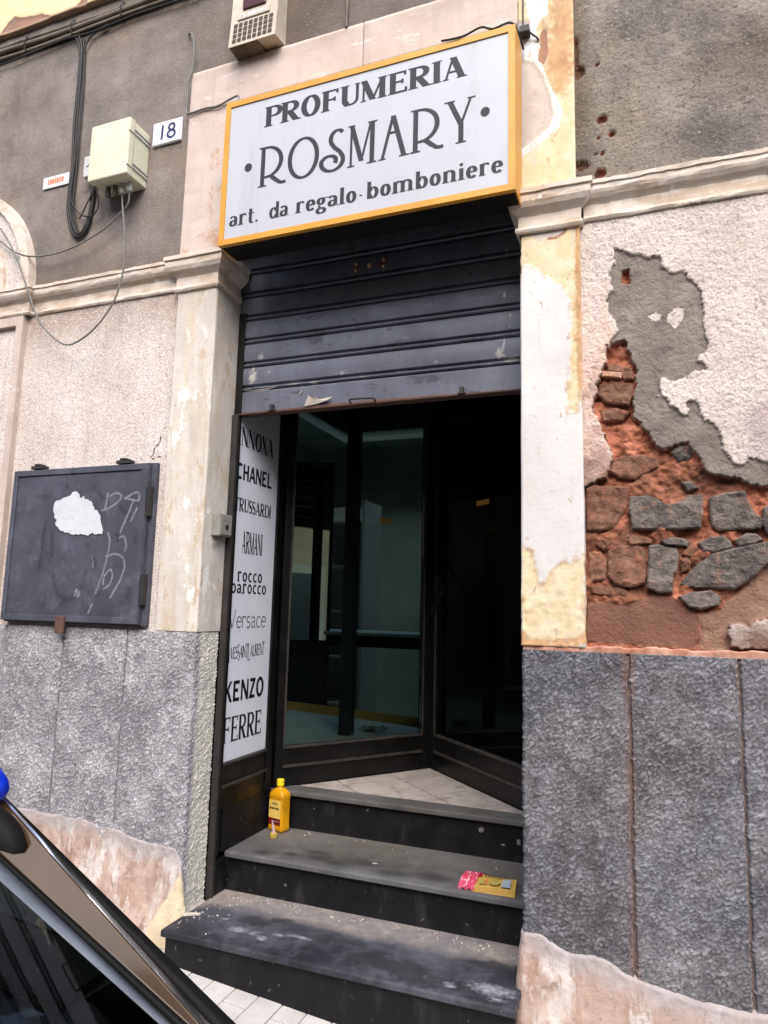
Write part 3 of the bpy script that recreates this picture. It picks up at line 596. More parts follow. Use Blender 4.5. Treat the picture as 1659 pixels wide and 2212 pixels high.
STONES = {
    "S1": [(1631,1791),(1658,1805),(1778,1794),(1768,1717),(1726,1646),(1677,1637),(1631,1639)],
    "S2": [(1777,1757),(1841,1760),(1872,1748),(1897,1727),(1943,1731),(1974,1755),(2015,1754),(2016,1688),(2008,1641),(1915,1636),(1785,1642),(1778,1699)],
    "S3": [(2037,1745),(2084,1761),(2147,1764),(2157,1727),(2172,1689),(2196,1667),(2190,1635),(2059,1631),(2041,1649),(2038,1692)],
    "S4": [(2201,1707),(2235,1725),(2295,1712),(2295,1623),(2207,1619),(2195,1646)],
    "S5": [(1768,1602),(1784,1620),(1826,1616),(1853,1602),(1847,1590),(1815,1587),(1778,1585)],
    "S6": [(1878,1598),(1914,1611),(1949,1606),(1970,1594),(1964,1578),(1893,1584)],
    "S7": [(1994,1588),(2039,1611),(2073,1614),(2097,1594),(2102,1575),(2052,1555),(2013,1562)],
    "S8": [(2107,1598),(2146,1621),(2174,1618),(2196,1599),(2163,1581),(2120,1576)],
    "S9": [(1703,1564),(1730,1586),(1810,1587),(1828,1563),(1832,1496),(1822,1451),(1775,1434),(1722,1445),(1699,1479)],
    "S10": [(1839,1580),(1867,1586),(1928,1573),(1936,1551),(1929,1497),(1916,1480),(1911,1419),(1863,1419),(1828,1435),(1833,1485)],
    "S11": [(1943,1551),(1971,1585),(2001,1572),(2018,1551),(1982,1534)],
    "S12": [(1940,1534),(1962,1541),(1973,1524),(1967,1497),(1941,1488)],
    "S13": [(1934,1447),(1976,1501),(2032,1550),(2105,1571),(2210,1592),(2289,1599),(2287,1555),(2206,1518),(2149,1465),(2100,1433),(1984,1437)],
    "S14": [(1928,1407),(1968,1421),(2032,1430),(2061,1407),(2055,1380),(1996,1363),(1962,1372)],
    "S15": [(1655,1592),(1688,1620),(1727,1621),(1732,1592),(1687,1569)],
    "S16": [(1633,1562),(1676,1564),(1700,1530),(1693,1461),(1636,1455)],
    "S17": [(1733,1642),(1759,1683),(1781,1671),(1779,1609),(1752,1602)],
    "S18": [(1636,1438),(1695,1445),(1759,1435),(1769,1406),(1695,1403),(1641,1414)],
    "S19": [(1726,1897),(1770,1908),(1834,1910),(1881,1890),(1878,1864),(1800,1822),(1746,1827),(1714,1852)],
    "S20": [(1918,1912),(1950,1940),(1981,1938),(1996,1910),(1979,1882),(1948,1876)],
    "S21": [(1950,1804),(1981,1809),(2007,1782),(1970,1771)],
    "S22": [(1691,2231),(1766,2218),(1761,2196),(1692,2208)],
    "S23": [(1679,2183),(1743,2192),(1804,2172),(1796,2125),(1785,2091),(1708,2109),(1675,2142)],
    "S24": [(1681,2086),(1741,2089),(1790,2071),(1762,2039),(1691,2040)],
    "S26": [(2305,1700),(2370,1712),(2405,1670),(2390,1628),(2310,1630)],
    "S27": [(2300,1600),(2360,1612),(2405,1590),(2370,1540),(2300,1550)],
    "S25": [(1714,2254),(1744,2257),(1799,2227),(1804,2187),(1771,2188),(1766,2221),(1716,2233)],
}
#right pilaster masks y=0
RP_YEL_TOP = [(1399,2833),(1621,2798),(1620,2363),(1589,2355),(1591,2491),(1571,2557),(1525,2602),(1483,2635),(1441,2674),(1411,2682),(1398,2629)]
RP_YEL_MID = [(1592,2354),(1620,2351),(1623,2120),(1602,2073),(1577,2076),(1575,2154),(1585,2244),(1586,2318)]
RP_YEL_BOT = [(1404,1585),(1436,1561),(1453,1515),(1464,1447),(1486,1447),(1509,1492),(1548,1527),(1576,1515),(1598,1532),(1625,1549),(1626,1250),(1583,1235),(1406,1228),(1404,1412)]
RP_CAPPATCH = [(1430,2825),(1466,2835),(1545,2827),(1592,2824),(1574,2782),(1538,2763),(1496,2764),(1469,2749),(1442,2773)]
RP_UP_WHITE = [(1421,3834),(1517,3803),(1516,3738),(1485,3720),(1465,3690),(1481,3606),(1471,3552),(1493,3511),(1520,3419),(1550,3355),(1568,3296),(1555,3231),(1512,3194),(1444,3155),(1400,3124),(1397,3159),(1469,3204),(1518,3240),(1531,3292),(1519,3377),(1495,3468),(1458,3542),(1420,3560),(1414,3619),(1440,3669),(1440,3734)]
RP_UP_GREY = [(1392,3749),(1440,3734),(1440,3669),(1414,3619),(1420,3560),(1458,3542),(1495,3468),(1519,3377),(1531,3292),(1518,3240),(1469,3204),(1397,3159),(1391,3482)]
RP_UP_BROWN = [(1487,3676),(1509,3676),(1515,3568),(1496,3510),(1474,3544),(1481,3606)]
RP_UP_ORANGE = [(1529,3799),(1610,3773),(1611,3422),(1569,3392),(1532,3429),(1502,3522),(1503,3664),(1522,3729)]
YB_BROWN = [(-1600,4584),(-1547,4649),(-1487,4667),(-1398,4634),(-1289,4625),(-1215,4596),(-1223,4558),(-1364,4552),(-1497,4552)]
YB_BROWN2 = [(-1020,4593),(-978,4619),(-936,4634),(-952,4581),(-894,4552),(-903,4536),(-969,4528),(-1028,4556)]
LP_BASE_EDGE = [(-15,278),(-10,211),(-54,173),(-66,129),(-101,62),(-129,20),(-158,-22)]
CRACK = [(-278,2114),(-284,2077),(-309,2056),(-312,2033),(-328,2011),(-305,2006),(-283,2016),(-264,2008)]

# ================================================================== GROUND
SLOPE = -.079
def gz(x): return -.037 + SLOPE * x
def slab(name, x0, x1, y0, y1, dz, th, mat, parent=None):
    return MB().add([(x, y, gz(x) + dz + q) for q in (-th, 0) for y in (y0, y1) for x in (x0, x1)],
        [(0, 2, 3, 1), (4, 5, 7, 6), (0, 1, 5, 4), (2, 6, 7, 3), (0, 4, 6, 2), (1, 3, 7, 5)]).build(name, mat, parent)
structure(slab('road', -60, 60, -9.7, -1.30, -.2, .3, M['asphalt']), 'sloping asphalt street')
side = structure(slab('sidewalk', -60, 60, -1.17, .6, -.008, .3, M['pave_joint']), 'pale paved sidewalk in front of the shop')
structure(slab('far_sidewalk', -60, 60, -11.0, -9.7, 0, .3, M['pavement']), 'sidewalk across the street')
structure(slab('ground', -150, 150, -150, 150, -.35, .3, M['asphalt']), 'ground beyond the street')
kerb = structure(slab('kerb', -60, 60, -1.302, -1.172, -.02, .3, M['kerb']), 'kerb bedding')
for i in range(10):
    x0 = -2.5 + i * .6
    slab('kerb_stone', x0 + .003, x0 + .597, -1.30, -1.175, .002, .05, M['kerb'], kerb)
pv = None
for i in range(22):
    for j in range(6):
        x0 = -.62 + .0985 * i; y1 = -.0165 - .2 * j - (.1 if i % 2 else 0)
        if j == 5 and i % 2: continue
        cx, cy = x0 + .0487, y1 - .0985
        if pv is None:
            mb = MB(); hx, hy = .0472, .0972
            mb.box(-hx, hx, -hy, hy, -.03, 0, .0025)
            mb.v = [(a, b, c + SLOPE * a) for a, b, c in mb.v]
            pv = mb.build('paver', M['pavement'], side, local=True); o = pv
        else:
            o = pv.copy(); COL.objects.link(o)
        o.location = (cx, cy, gz(cx) + random.uniform(-.0015, .0005))

# ================================================================== FACADE
FAC = empty('corner_shop_building', (.7, 0, 0), 'weathered grey, pink and white plaster building front with peeling rubble patch', 'building')
def gravel(X, Z, S, Y): return .006 * fbm(X + Y, Z, 9, 4, 1) + .0022 * fbm(X + Y, Z, 90, 2, 3)
zero = lambda X, Z, S, Y: X * 0
# upper left render
def darker_area_l(X, Z, S, Y): return np.clip(.15 + .9 * sst(.12, 0, np.abs(Z - 4.44)) + .55 * sst(.2, 0, Z - 2.95) + .4 * fbm(X, Z, 3, 3, 5) + .35 * sst(-.5, -.2, X) * sst(3.9, 4.2, Z), 0, 1)  # darker around the conduits, above the cornice and at upper right
sweep('upper_wall', [(-.7, .02), (-.222, .02)], 4.59, 5.2, .03, M['render_left'], FAC, None, dict(darker_area=zero, bare=zero))
sweep('upper_wall', [(-3.3, .02), (-.222, .02)], 2.9, 4.60, .011, M['render_left'], FAC, gravel, dict(darker_area=darker_area_l, bare=lambda X, Z, S, Y: np.clip(.2 + .6 * fbm(X, Z, 14, 3, 8), 0, .45)))
sweep('upper_wall', [(-.235, .02), (1.405, .02)], 3.93, 5.2, .014, M['render_left'], FAC, gravel, dict(darker_area=lambda X, Z, S, Y: np.clip(.45 + .8 * fbm(X, Z, 2.4, 3, 6) + .4 * sst(-.1, .3, X) * sst(.7, .3, X), 0, 1), bare=lambda X, Z, S, Y: X * 0))  # darker in one stretch, broken up by noise
# upper right render
HOLES = [(1.714, 3.236, .020, .018), (1.749, 3.168, .014, .013), (1.700, 3.476, .008, .008), (1.704, 3.013, .022, .02), (1.628, 3.462, .026, .03), (1.63, 3.06, .03, .022), (1.645, 3.055, .03, .008), (1.69, 3.10, .012, .005), (1.712, 3.095, .008, .012), (1.70, 3.165, .007, .008), (1.62, 3.55, .012, .08)]
def hole_sd(X, Z):
    s = np.full(X.shape, -1.0)
    for hx, hz, a, b in HOLES:
        d = 1 - np.sqrt(((X - hx) / a) ** 2 + ((Z - hz) / b) ** 2); s = np.maximum(s, d * min(a, b))
    return s + .004 * fbm(X, Z, 60, 2, 2)
def disp_ur(X, Z, S, Y): return .010 * fbm(X, Z, 5, 4, 2) + .004 * fbm(X, Z, 60, 3, 4) - .018 * sst(0, .004, hole_sd(X, Z))
sweep('upper_wall', [(1.60, .02), (2.75, .02)], 2.93, 4.3, .008, M['render_right'], FAC, disp_ur, dict(hole=lambda X, Z, S, Y: m01(hole_sd(X, Z), .006), deep_tone=lambda X, Z, S, Y: np.clip(.1 + .7 * sst(1.72, 1.62, X) + .5 * sst(.25, .05, np.hypot((X - 2.25) * .8, Z - 3.35)) + .6 * fbm(X, Z, 3, 4, 9), 0, 1)))  # darker beside the pilaster and in one round patch, broken by noise
sweep('upper_wall', [(2.75, .02), (3.9, .02)], 2.93, 5.2, .03, M['render_right'], FAC, lambda X, Z, S, Y: .010 * fbm(X, Z, 5, 4, 2), dict(hole=lambda X, Z, S, Y: X * 0, deep_tone=lambda X, Z, S, Y: X * 0))
sweep('upper_wall', [(1.60, .02), (2.75, .02)], 4.3, 5.2, .03, M['render_right'], FAC, lambda X, Z, S, Y: .010 * fbm(X, Z, 5, 4, 2), dict(hole=lambda X, Z, S, Y: X * 0, deep_tone=lambda X, Z, S, Y: X * 0))
# yellow band with brown bare patches
def yb_sd(X, Z): return np.maximum(sdpoly(X, Z, YB_BROWN), sdpoly(X, Z, YB_BROWN2)) + .02 * fbm(X, Z, 20, 4, 3)
sweep('plaster_band', [(-3.3, -.012), (-.56, -.012), (-.56, .03)], 4.575, 5.2, .012, M['yellow_band'], FAC, lambda X, Z, S, Y: -.006 * sst(0, .006, yb_sd(X, Z)) + .003 * fbm(X, Z, 20, 3, 4),
      dict(bare=lambda X, Z, S, Y: m01(yb_sd(X, Z)), edge=lambda X, Z, S, Y: sst(.03, .0, Z - 4.575)), bottom=.03)
box('storey_wall', M['render_left'], FAC, -12, 14, .05, .5, 5.2, 10.5, 0)
box('storey_wall', M['pink_stucco'], FAC, -12, -3.3, .03, .5, -.8, 5.2, 0)
box('storey_wall', M['pink_stucco'], FAC, 3.9, 14, .03, .5, -1.2, 5.2, 0)
# surround of the opening
def sur_d(X, Z, S, Y): return .002 * fbm(X + Y, Z, 20, 3, 6)
zero = lambda X, Z, S, Y: X * 0
sweep('surround_jamb', [(-.226, .06), (-.226, .002), (-.222, 0), (.0, 0), (.004, .004), (.004, .2)], 2.95, 3.728, .012, M['surround'], FAC, sur_d,
      dict(rust=lambda X, Z, S, Y: np.clip(.28 + .8 * fbm(X, Z, 16, 4, 2) + .12 * sst(-.2, 0, X) * sst(3.5, 3.1, Z), 0, 1), dark_tone=lambda X, Z, S, Y: np.clip(.6 * sst(3.02, 2.95, Z), 0, 1)))
for a, b in ((-.227, .6985), (.7015, 1.392)):
    sweep('lintel_block', [(a, .06), (a, .004), (a + .004, 0), (b - .004, 0), (b, .004), (b, .06)], 3.731 if a < 0 else 3.731, 3.956, .014, M['surround'], FAC, sur_d, dict(rust=zero, dark_tone=lambda X, Z, S, Y: np.clip(.3 + .9 * fbm(X, Z, 4, 3, 3) + .3 * sst(3.86, 3.95, Z), 0, 1)), top=.06, bottom=.06)
box('lintel_back', M['surround'], FAC, -.2, 1.39, .004, .2, 3.13, 3.73, 0)
# right pilaster above the capital: peeled layers
def up_masks():
    nz = lambda X, Z: .006 * fbm(X, Z, 40, 3, 5)
    return dict(whitep=lambda X, Z, S, Y: m01(sdpoly(X, Z, RP_UP_WHITE) + nz(X, Z)), greyp=lambda X, Z, S, Y: m01(sdpoly(X, Z, RP_UP_GREY) + nz(X, Z)),
        brownp=lambda X, Z, S, Y: m01(sdpoly(X, Z, RP_UP_BROWN) + nz(X, Z)), ochre=lambda X, Z, S, Y: np.clip(.5 + .5 * fbm(X * 2.5, Z * .6, 12, 4, 3) + .5 * (m01(sdpoly(X, Z, RP_UP_ORANGE), .06) - .35) - .25 * sst(3.3, 3.1, Z), 0, 1), yellow=lambda X, Z, S, Y: X * 0 + 1)
sweep('upper_pilaster', [(1.392, .2), (1.392, .005), (1.397, 0), (1.608, 0), (1.613, .005), (1.613, .06)], 2.95, 4.4, .008, M['white_flaking'], FAC,
      lambda X, Z, S, Y: .0015 * fbm(X + Y, Z, 20, 3, 6) - .004 * sst(0, .004, sdpoly(X, Z, RP_UP_GREY)) - .002 * sst(0, .004, sdpoly(X, Z, RP_UP_BROWN)), up_masks())
sweep('upper_pilaster', [(1.392, .2), (1.392, 0), (1.613, 0), (1.613, .06)], 4.4, 5.2, .03, M['white_flaking'], FAC, None, dict(whitep=zero, greyp=zero, brownp=zero, ochre=zero, yellow=lambda X, Z, S, Y: X * 0 + 1))
# lower pilasters
def lp_d(X, Z, S, Y): return .004 * fbm(X + Y, Z * .5, 18, 4, 7) + .003 * fbm(X + Y, Z, 6, 2, 2)
sweep('pilaster', [(-.221, .06), (-.221, .005), (-.216, 0), (-.006, 0), (0, .007), (.002, .212)], 1.222, 2.84, .008, M['left_pilaster'], FAC, lp_d, dict(dark_tone=lambda X, Z, S, Y: np.clip(.55 * sst(2.35, 2.8, Z) + .3 * sst(.03, .1, Y) + .5 * fbm(X + Y, Z, 5, 3, 4), 0, 1)))  # darker towards the top and on the inner side
def rp_sd(X, Z): return np.maximum(np.maximum(sdpoly(X, Z, RP_YEL_TOP), sdpoly(X, Z, RP_YEL_MID)), sdpoly(X, Z, RP_YEL_BOT)) + .016 * fbm(X, Z, 30, 5, 3)
def rp_d(X, Z, S, Y): return -.003 * sst(-.001, .003, rp_sd(X, Z)) + .002 * fbm(X + Y, Z, 10, 3, 3) + .006 * sst(1.6, 1.4, Z) * fbm(X + Y, Z, 45, 3, 5)
sweep('pilaster', [(W_ := 1.40, .2), (1.40, .006), (1.406, 0), (1.619, 0), (1.625, .006), (1.625, .12)], 1.222, 2.84, .006, M['white_flaking'], FAC, rp_d,
      dict(yellow=lambda X, Z, S, Y: m01(rp_sd(X, Z), .022), ochre=lambda X, Z, S, Y: np.clip(.42 * sst(.03, .0, np.abs(rp_sd(X, Z)) - .004) + .3 * sst(1.585, 1.62, X) * sst(2.0, 2.3, Z) + .3 * sst(1.3, 1.24, Z) + .25 * fbm(X, Z, 25, 3, 8), 0, 1), brownp=lambda X, Z, S, Y: m01(sdpoly(X, Z, [(1545, 2826), (1592, 2822), (1574, 2782), (1538, 2763), (1500, 2766)])), greyp=lambda X, Z, S, Y: m01(sdpoly(X, Z, RP_CAPPATCH) * 1.0 - .012), whitep=zero), top=.2, bottom=.1)
# capitals and cornices
CORN = [(0, 2.818), (.010, 2.820), (.014, 2.828), (.012, 2.838), (.006, 2.842), (.006, 2.885), (.012, 2.892), (.026, 2.902), (.036, 2.915), (.040, 2.925), (.040, 2.945), (.046, 2.947), (.046, 2.962), (-.02, 2.972)]
CAPI = [(0, 2.800), (.012, 2.803), (.016, 2.812), (.014, 2.824), (.006, 2.828), (.006, 2.872), (.014, 2.880), (.034, 2.896), (.044, 2.914), (.046, 2.926), (.046, 2.944), (.054, 2.946), (.054, 2.966), (-.05, 2.975)]
moulding('capital', CAPI, [(-.221, .08), (-.221, 0), (0, 0), (0, .19)], M['moulding'], FAC, .03, .006, 1)
moulding('capital', CAPI, [(1.40, .19), (1.40, 0), (1.625, 0), (1.625, .08)], M['moulding'], FAC, .03, .007, 2)
moulding('cornice', CORN, [(-1.15, .02), (-.236, .02)], M['moulding'], FAC, .02, .008, 3)
moulding('cornice', CORN, [(1.640, .02), (3.9, .02)], M['moulding'], FAC, .02, .010, 4)
# lower left stucco
def crack_d(X, Z): return polydist(X, Z, CRACK)
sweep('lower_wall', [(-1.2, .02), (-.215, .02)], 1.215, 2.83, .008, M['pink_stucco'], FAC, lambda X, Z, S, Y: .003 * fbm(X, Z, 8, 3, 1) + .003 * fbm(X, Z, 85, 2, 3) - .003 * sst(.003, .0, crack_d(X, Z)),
      dict(dark_tone=lambda X, Z, S, Y: np.clip(.9 * sst(.28, 0, 2.82 - Z) + .35 * sst(.35, .0, np.abs(X + 1.18)) * .8 + .4 * sst(-.32, -.22, X) * sst(2.3, 2.7, Z) + .5 * fbm(X, Z * .6, 5, 4, 2), 0, 1), crack=lambda X, Z, S, Y: np.where(crack_d(X, Z) < .0035, 1., 0.)))  # darker below the cornice, at the left end and near the pilaster top
# lower right wall: stucco over grey render over red mortar
def rw(X, Z):
    j = .020 * fbm(X, Z, 40, 4, 5) + .012 * fbm(X, Z, 125, 2, 7)
    return dict(E=sdpoly(X, Z, EXPOSED) + j, R=np.maximum(sdpoly(X, Z, REDZONE) + j, sdpoly(X, Z, [(1768, 2562), (1800, 2556), (1798, 2612), (1770, 2612)]) + .3 * j), B=sdpoly(X, Z, BROWN) + .4 * j, Mo=sdpoly(X, Z, MORTAR) + .6 * j)
_cache = {}
def rwc(X, Z):
    k = X.shape
    if k not in _cache: _cache[k] = rw(X, Z)
    return _cache[k]
def rw_d(X, Z, S, Y):
    q = rwc(X, Z); e = sst(-.001, .0015, q['E']); r = sst(-.001, .002, np.minimum(q['R'], q['E'])); b = sst(-.003, .004, q['B']); mo = sst(-.006, .01, q['Mo']) * e
    d = .005 * fbm(X, Z, 7, 3, 1) + .0035 * fbm(X, Z, 85, 2, 3) * (1 - r)
    d = d - .009 * e * (1 - r) + .004 * e * (1 - r) * fbm(X, Z, 30, 3, 4) - r * (.036 + .05 * fbm(X, Z, 18, 5, 9) + .014 * fbm(X, Z, 70, 2, 3))
    lift = .0 * sst(.05, 0, np.abs(q['E'])) * (1 - e)     # curled rims of the stucco
    d = d + lift
    d = d * (1 - b) + b * (-.030 + .003 * fbm(X, Z, 12, 3, 4))
    return d * (1 - mo) + mo * (-.034 + .012 * fbm(X, Z, 18, 4, 2))
ISL = [[(1870, 2400), (1895, 2398), (1905, 2420), (1885, 2430), (1860, 2420)], [(1922, 2390), (1950, 2360), (1975, 2395), (1980, 2430), (1955, 2440), (1925, 2415)]]
sweep('lower_wall', [(1.615, .02), (2.75, .02)], 1.20, 2.83, .0042, M['peeled_wall'], FAC, rw_d, dict(
    grey=lambda X, Z, S, Y: m01(np.minimum(rwc(X, Z)['E'], -np.maximum(sdpoly(X, Z, ISL[0]), sdpoly(X, Z, ISL[1])))), red=lambda X, Z, S, Y: m01(np.minimum(rwc(X, Z)['E'], rwc(X, Z)['R'])), brown=lambda X, Z, S, Y: m01(rwc(X, Z)['B']), mortar=lambda X, Z, S, Y: m01(np.minimum(rwc(X, Z)['Mo'], rwc(X, Z)['E'])),
    dark=lambda X, Z, S, Y: np.clip(.5 + .9 * fbm(X, Z, 12, 3, 9) - .2 * sst(1.8, 2.0, Z), 0, 1) * (rwc(X, Z)['R'] > 0),
    pink=lambda X, Z, S, Y: np.clip(.62 * sst(1.80, 1.70, X) * sst(2.62, 2.45, Z) + .2 * sst(1.9, 1.7, Z) + .5 * fbm(X, Z, 9, 4, 3), 0, 1), violet=lambda X, Z, S, Y: np.clip(.75 * sst(.16, .02, np.abs((Z - 1.98) - .7 * (X - 2.22))) * sst(2.1, 2.2, X) + .4 * fbm(X, Z, 6, 3, 2) * 1, 0, 1)))
sweep('lower_wall', [(2.75, .02), (3.9, .02)], 1.20, 2.83, .03, M['pink_stucco'], FAC, None, dict(dark_tone=zero, crack=zero))
mesh_obj('wall_backing', [(1.6, .14, 1.1), (3.9, .14, 1.1), (3.9, .14, 3.0), (1.6, .14, 3.0)], [(0, 1, 2, 3)], M['peeled_wall'], FAC)
# mortar joint over the right plinth
sweep('mortar_bed', [(1.40, .02), (1.402, -.002), (2.75, -.002)], 1.208, 1.230, .005, M['brick'], FAC, lambda X, Z, S, Y: .022 * fbm(X, Z * .3, 22, 4, 3) - .008, top=.12, zfun=lambda X, Z: Z + np.where(Z > 1.22, .016 * fbm(X, X * 0, 30, 3, 2), 0))
RUB = bpy.data.objects.new('rubble_core', None); COL.objects.link(RUB); RUB.parent = FAC
def stone(poly, mat, y0, y1, seed, name='stone'):
    P = np.array(poly, float) / 1000; c = P.mean(0)
    Q = []
    for a, b in zip(P, np.roll(P, -1, 0)):
        k = max(1, int(np.hypot(*(b - a)) / .014)); Q += [a + (b - a) * i / k for i in range(k)]
    Q = np.array(Q); n = len(Q); rs = np.random.RandomState(seed)
    nz = fbm(Q[:, 0], Q[:, 1], 60, 3, seed)
    ar = np.sum(Q[:, 0] * np.roll(Q[:, 1], -1) - np.roll(Q[:, 0], -1) * Q[:, 1])
    if ar < 0: Q = Q[::-1].copy(); nz = nz[::-1]
    O = c + (Q - c) * (1 + .07 * nz[:, None])
    inn = c + (O - c) * (1 - .007 / np.maximum(.02, np.hypot(*(O - c).T)))[:, None]
    lo, hi = inn.min(0), inn.max(0); g = .013
    gx, gzz = np.meshgrid(np.arange(lo[0], hi[0], g), np.arange(lo[1], hi[1], g)); gx = gx.ravel() + rs.uniform(-.005, .005, gx.size); gzz = gzz.ravel() + rs.uniform(-.005, .005, gzz.size)
    keep = sdpoly(gx, gzz, inn * 1000) > .006
    pts = [Vector(p) for p in inn] + [Vector((p, q)) for p, q in zip(gx[keep], gzz[keep])]
    v2, _, f2, _, _, _ = mg.delaunay_2d_cdt(pts, [(k, (k + 1) % n) for k in range(n)], [list(range(n))], 1, 1e-6)
    v2 = np.array([p[:] for p in v2]); tilt = rs.uniform(-.08, .08, 2)
    def fy(p): return y1 + (p - c) @ tilt + .020 * fbm(p[:, 0] * .6, p[:, 1], 24, 4, seed) + .008 * fbm(p[:, 0] * .4, p[:, 1] * 1.4, 80, 2, seed + 3)
    nf = len(v2); V = np.vstack([np.stack([v2[:, 0], fy(v2), v2[:, 1]], 1), np.stack([O[:, 0], fy(inn) + .005, O[:, 1]], 1), np.stack([O[:, 0] , np.full(n, y0 + .05), O[:, 1]], 1)])
    F = []
    for f in f2:
        p = v2[list(f)]; s2 = (p[1, 0] - p[0, 0]) * (p[2, 1] - p[0, 1]) - (p[2, 0] - p[0, 0]) * (p[1, 1] - p[0, 1]); F.append(tuple(f) if s2 > 0 else tuple(f)[::-1])
    for i in range(n):
        k = (i + 1) % n; F.append((nf + i, nf + k, k, i)); F.append((nf + n + i, nf + n + k, nf + k, nf + i))
    return mesh_obj(name, V, F, mat, RUB, smooth=False)
DEEP = {'S16': .056, 'S15': .052, 'S1': .044, 'S19': .046, 'S23': .042, 'S24': .046, 'S25': .04, 'S17': .06, 'S20': .05, 'S21': .055, 'S9': .045, 'S5': .05, 'S11': .05, 'S12': .055, 'S22': .04, 'S18': .05}
BROWNS = 'S1 S9 S11 S12 S15 S16 S17 S18 S19 S23 S24 S25 S5'.split()
for i, (kk, pl) in enumerate(STONES.items()):
    y1 = DEEP.get(kk, .036) - .006
    if kk == 'S22': stone(pl, M['brick'], .07, .030, i, 'brick')
    else: stone(pl, M['rubble_brown'] if kk in BROWNS else M['rubble_grey'], .07, y1, i)
# plinth blocks
def hewn(seed, amp=1.0):
    def f(X, Z, S, Y):
        a = X + Y
        u = a * .82 + Z * .57; v = -a * .57 + Z * .82
        return amp * (.0085 * np.abs(fbm(u * .6, v * 1.2, 118, 2, seed)) * 1.7 + .003 * fbm(u, v, 40, 2, seed + 2)) + .005 * fbm(a, Z, 8, 3, seed) - .004 * amp
    return f
def pit_shade(seed):
    g = hewn(seed); return lambda X, Z, S, Y: np.clip(.42 - g(X, Z, S, Y) * 110, 0, 1)  # shade painted into the stone colour, following the hollows of the relief
LJ = [-1.9, -1.5, -1.106, -.74, -.37, 0]
for i in range(5):
    a, b = LJ[i] + .002, LJ[i + 1] - (.002 if i < 4 else 0)
    path = [(a, .05), (a, .004), (a + .004, 0), (b - .004, 0), (b, .004), (b, .05)] if i < 4 else [(a, .05), (a, .004), (a + .004, 0), (-.012, 0), (-.003, .004), (0, .014), (.002, .17)]
    sweep('plinth_block', path, -.3 if i < 4 else -.1, 1.219, .0038 if i > 1 else .02, M['plinth_left'], FAC, hewn(3 + i), dict(pit_shade=pit_shade(3 + i), warm=lambda X, Z, S, Y: np.clip(.9 * sst(.02, .06, Y) + .3 * fbm(X, Z, 5, 3, 2) + .8 * sst(1.0, 1.3, Z) * .3, 0, 1)), top=.1)  # warm reveal tone, painted lighter to offset the shading on that face
RJ = [1.40, 1.761, 2.10, 2.44, 2.78, 3.2, 3.9]
for i in range(6):
    a, b = RJ[i] + (.002 if i else 0), RJ[i + 1] - .002
    sweep('plinth_block', [(a, .2 if i == 0 else .05), (a, .01), (a + .008, 0), (b - .004, 0), (b, .004), (b, .05)], -.5, 1.210, .0038 if i < 3 else .03, M['plinth_right'], FAC, hewn(9 + i), dict(pit_shade=pit_shade(9 + i), redj=lambda X, Z, S, Y: np.clip(.62 * sst(.05, .0, np.minimum(np.abs(X - 1.761), np.abs(X - 2.1) + .02)) + .5 * fbm(X, Z, 4, 3, 4) + .25 * sst(1.0, 1.2, Z) - .12, 0, 1)), top=.1)
box('joint_filler', M['joint'], FAC, 1.42, 3.9, .012, .1, -.3, 1.2, 0)
box('joint_filler', M['joint_pale'], FAC, -1.9, -.02, .010, .1, -.2, 1.2, 0)
# bare base below the hewn face, lapping over it with an uneven upper edge
def base(name, path, z0, edge, cream):
    def sdz(X, Z, Y): return edge(X, Y) + .05 * fbm(X + Y, Z, 9, 4, 6) - Z
    sweep(name, path, z0, .48, .0055, M['base_render'], FAC, lambda X, Z, S, Y: -.02 + sst(-.012, .004, sdz(X, Z, Y)) * (.0215 + .006 * sst(0, .09, sdz(X, Z, Y)) + .014 * fbm(X + Y, Z, 14, 5, 8) + .03 * sst(.3, -.1, Z)), dict(cream=cream, dirty=lambda X, Z, S, Y: np.clip(.85 * sst(.11, 0, sdz(X, Z, Y)) + .5 * fbm(X, Z, 8, 3, 2), 0, 1)))
base('base_render', [(-1.9, 0), (-.012, 0), (-.003, .004), (0, .014), (.002, .168)], -.12, lambda X, Y: np.interp(X, [-.94, -.7, -.47, -.26, -.04, 0], [.387, .382, .383, .339, .336, .29]) - .22 * sst(.0, .03, Y), lambda X, Z, S, Y: np.clip(sst(.0, .006, Y) + m01(np.interp(Z, [-.02, .06, .13, .21, .28], [.15, .10, .066, .012, -.02]) + X + .05 * fbm(X, Z, 14, 4, 3), .01) * (Z < .3), 0, 1))
base('base_render', [(1.40, .15), (1.40, .01), (1.408, 0), (3.2, 0)], -.45, lambda X, Y: np.interp(X, [1.4, 1.6, 1.75, 1.9, 2.03, 2.2], [.262, .225, .19, .16, .155, .15]), zero)
# neighbouring doorway at the far left: arch, impost, jamb
AX, AZ, AR = -1.80, 2.99, .636
def ring(name, r0, r1, y, mat, th=.05):
    mb = MB(); n = 28; vs = []; fs = []
    for i in range(n + 1):
        a = math.radians(-2 + 184 * i / n)
        for r, yy in ((r0, y), (r1, y), (r1, y + th), (r0, y + th)):
            vs.append((AX + r * math.cos(a), yy, AZ + r * math.sin(a)))
    for i in range(n):
        k = i * 4
        for q in range(4): fs.append((k + q, k + 4 + q, k + 4 + (q + 1) % 4, k + (q + 1) % 4))
    mb.add(vs, [f[::-1] for f in fs]); return mb.build(name, mat, FAC, smooth=False)
ring('arch_rim', .585, .640, -.03, M['moulding']); ring('arch_face', .46, .586, -.012, M['pink_stucco']); ring('arch_rim', .425, .461, -.03, M['moulding']); ring('arch_soffit', .36, .426, .0, M['pink_stucco'])
moulding('impost', CORN, [(-1.37, -.005), (-1.165, -.005), (-1.165, .03)], M['moulding'], FAC, .02, .006, 6)
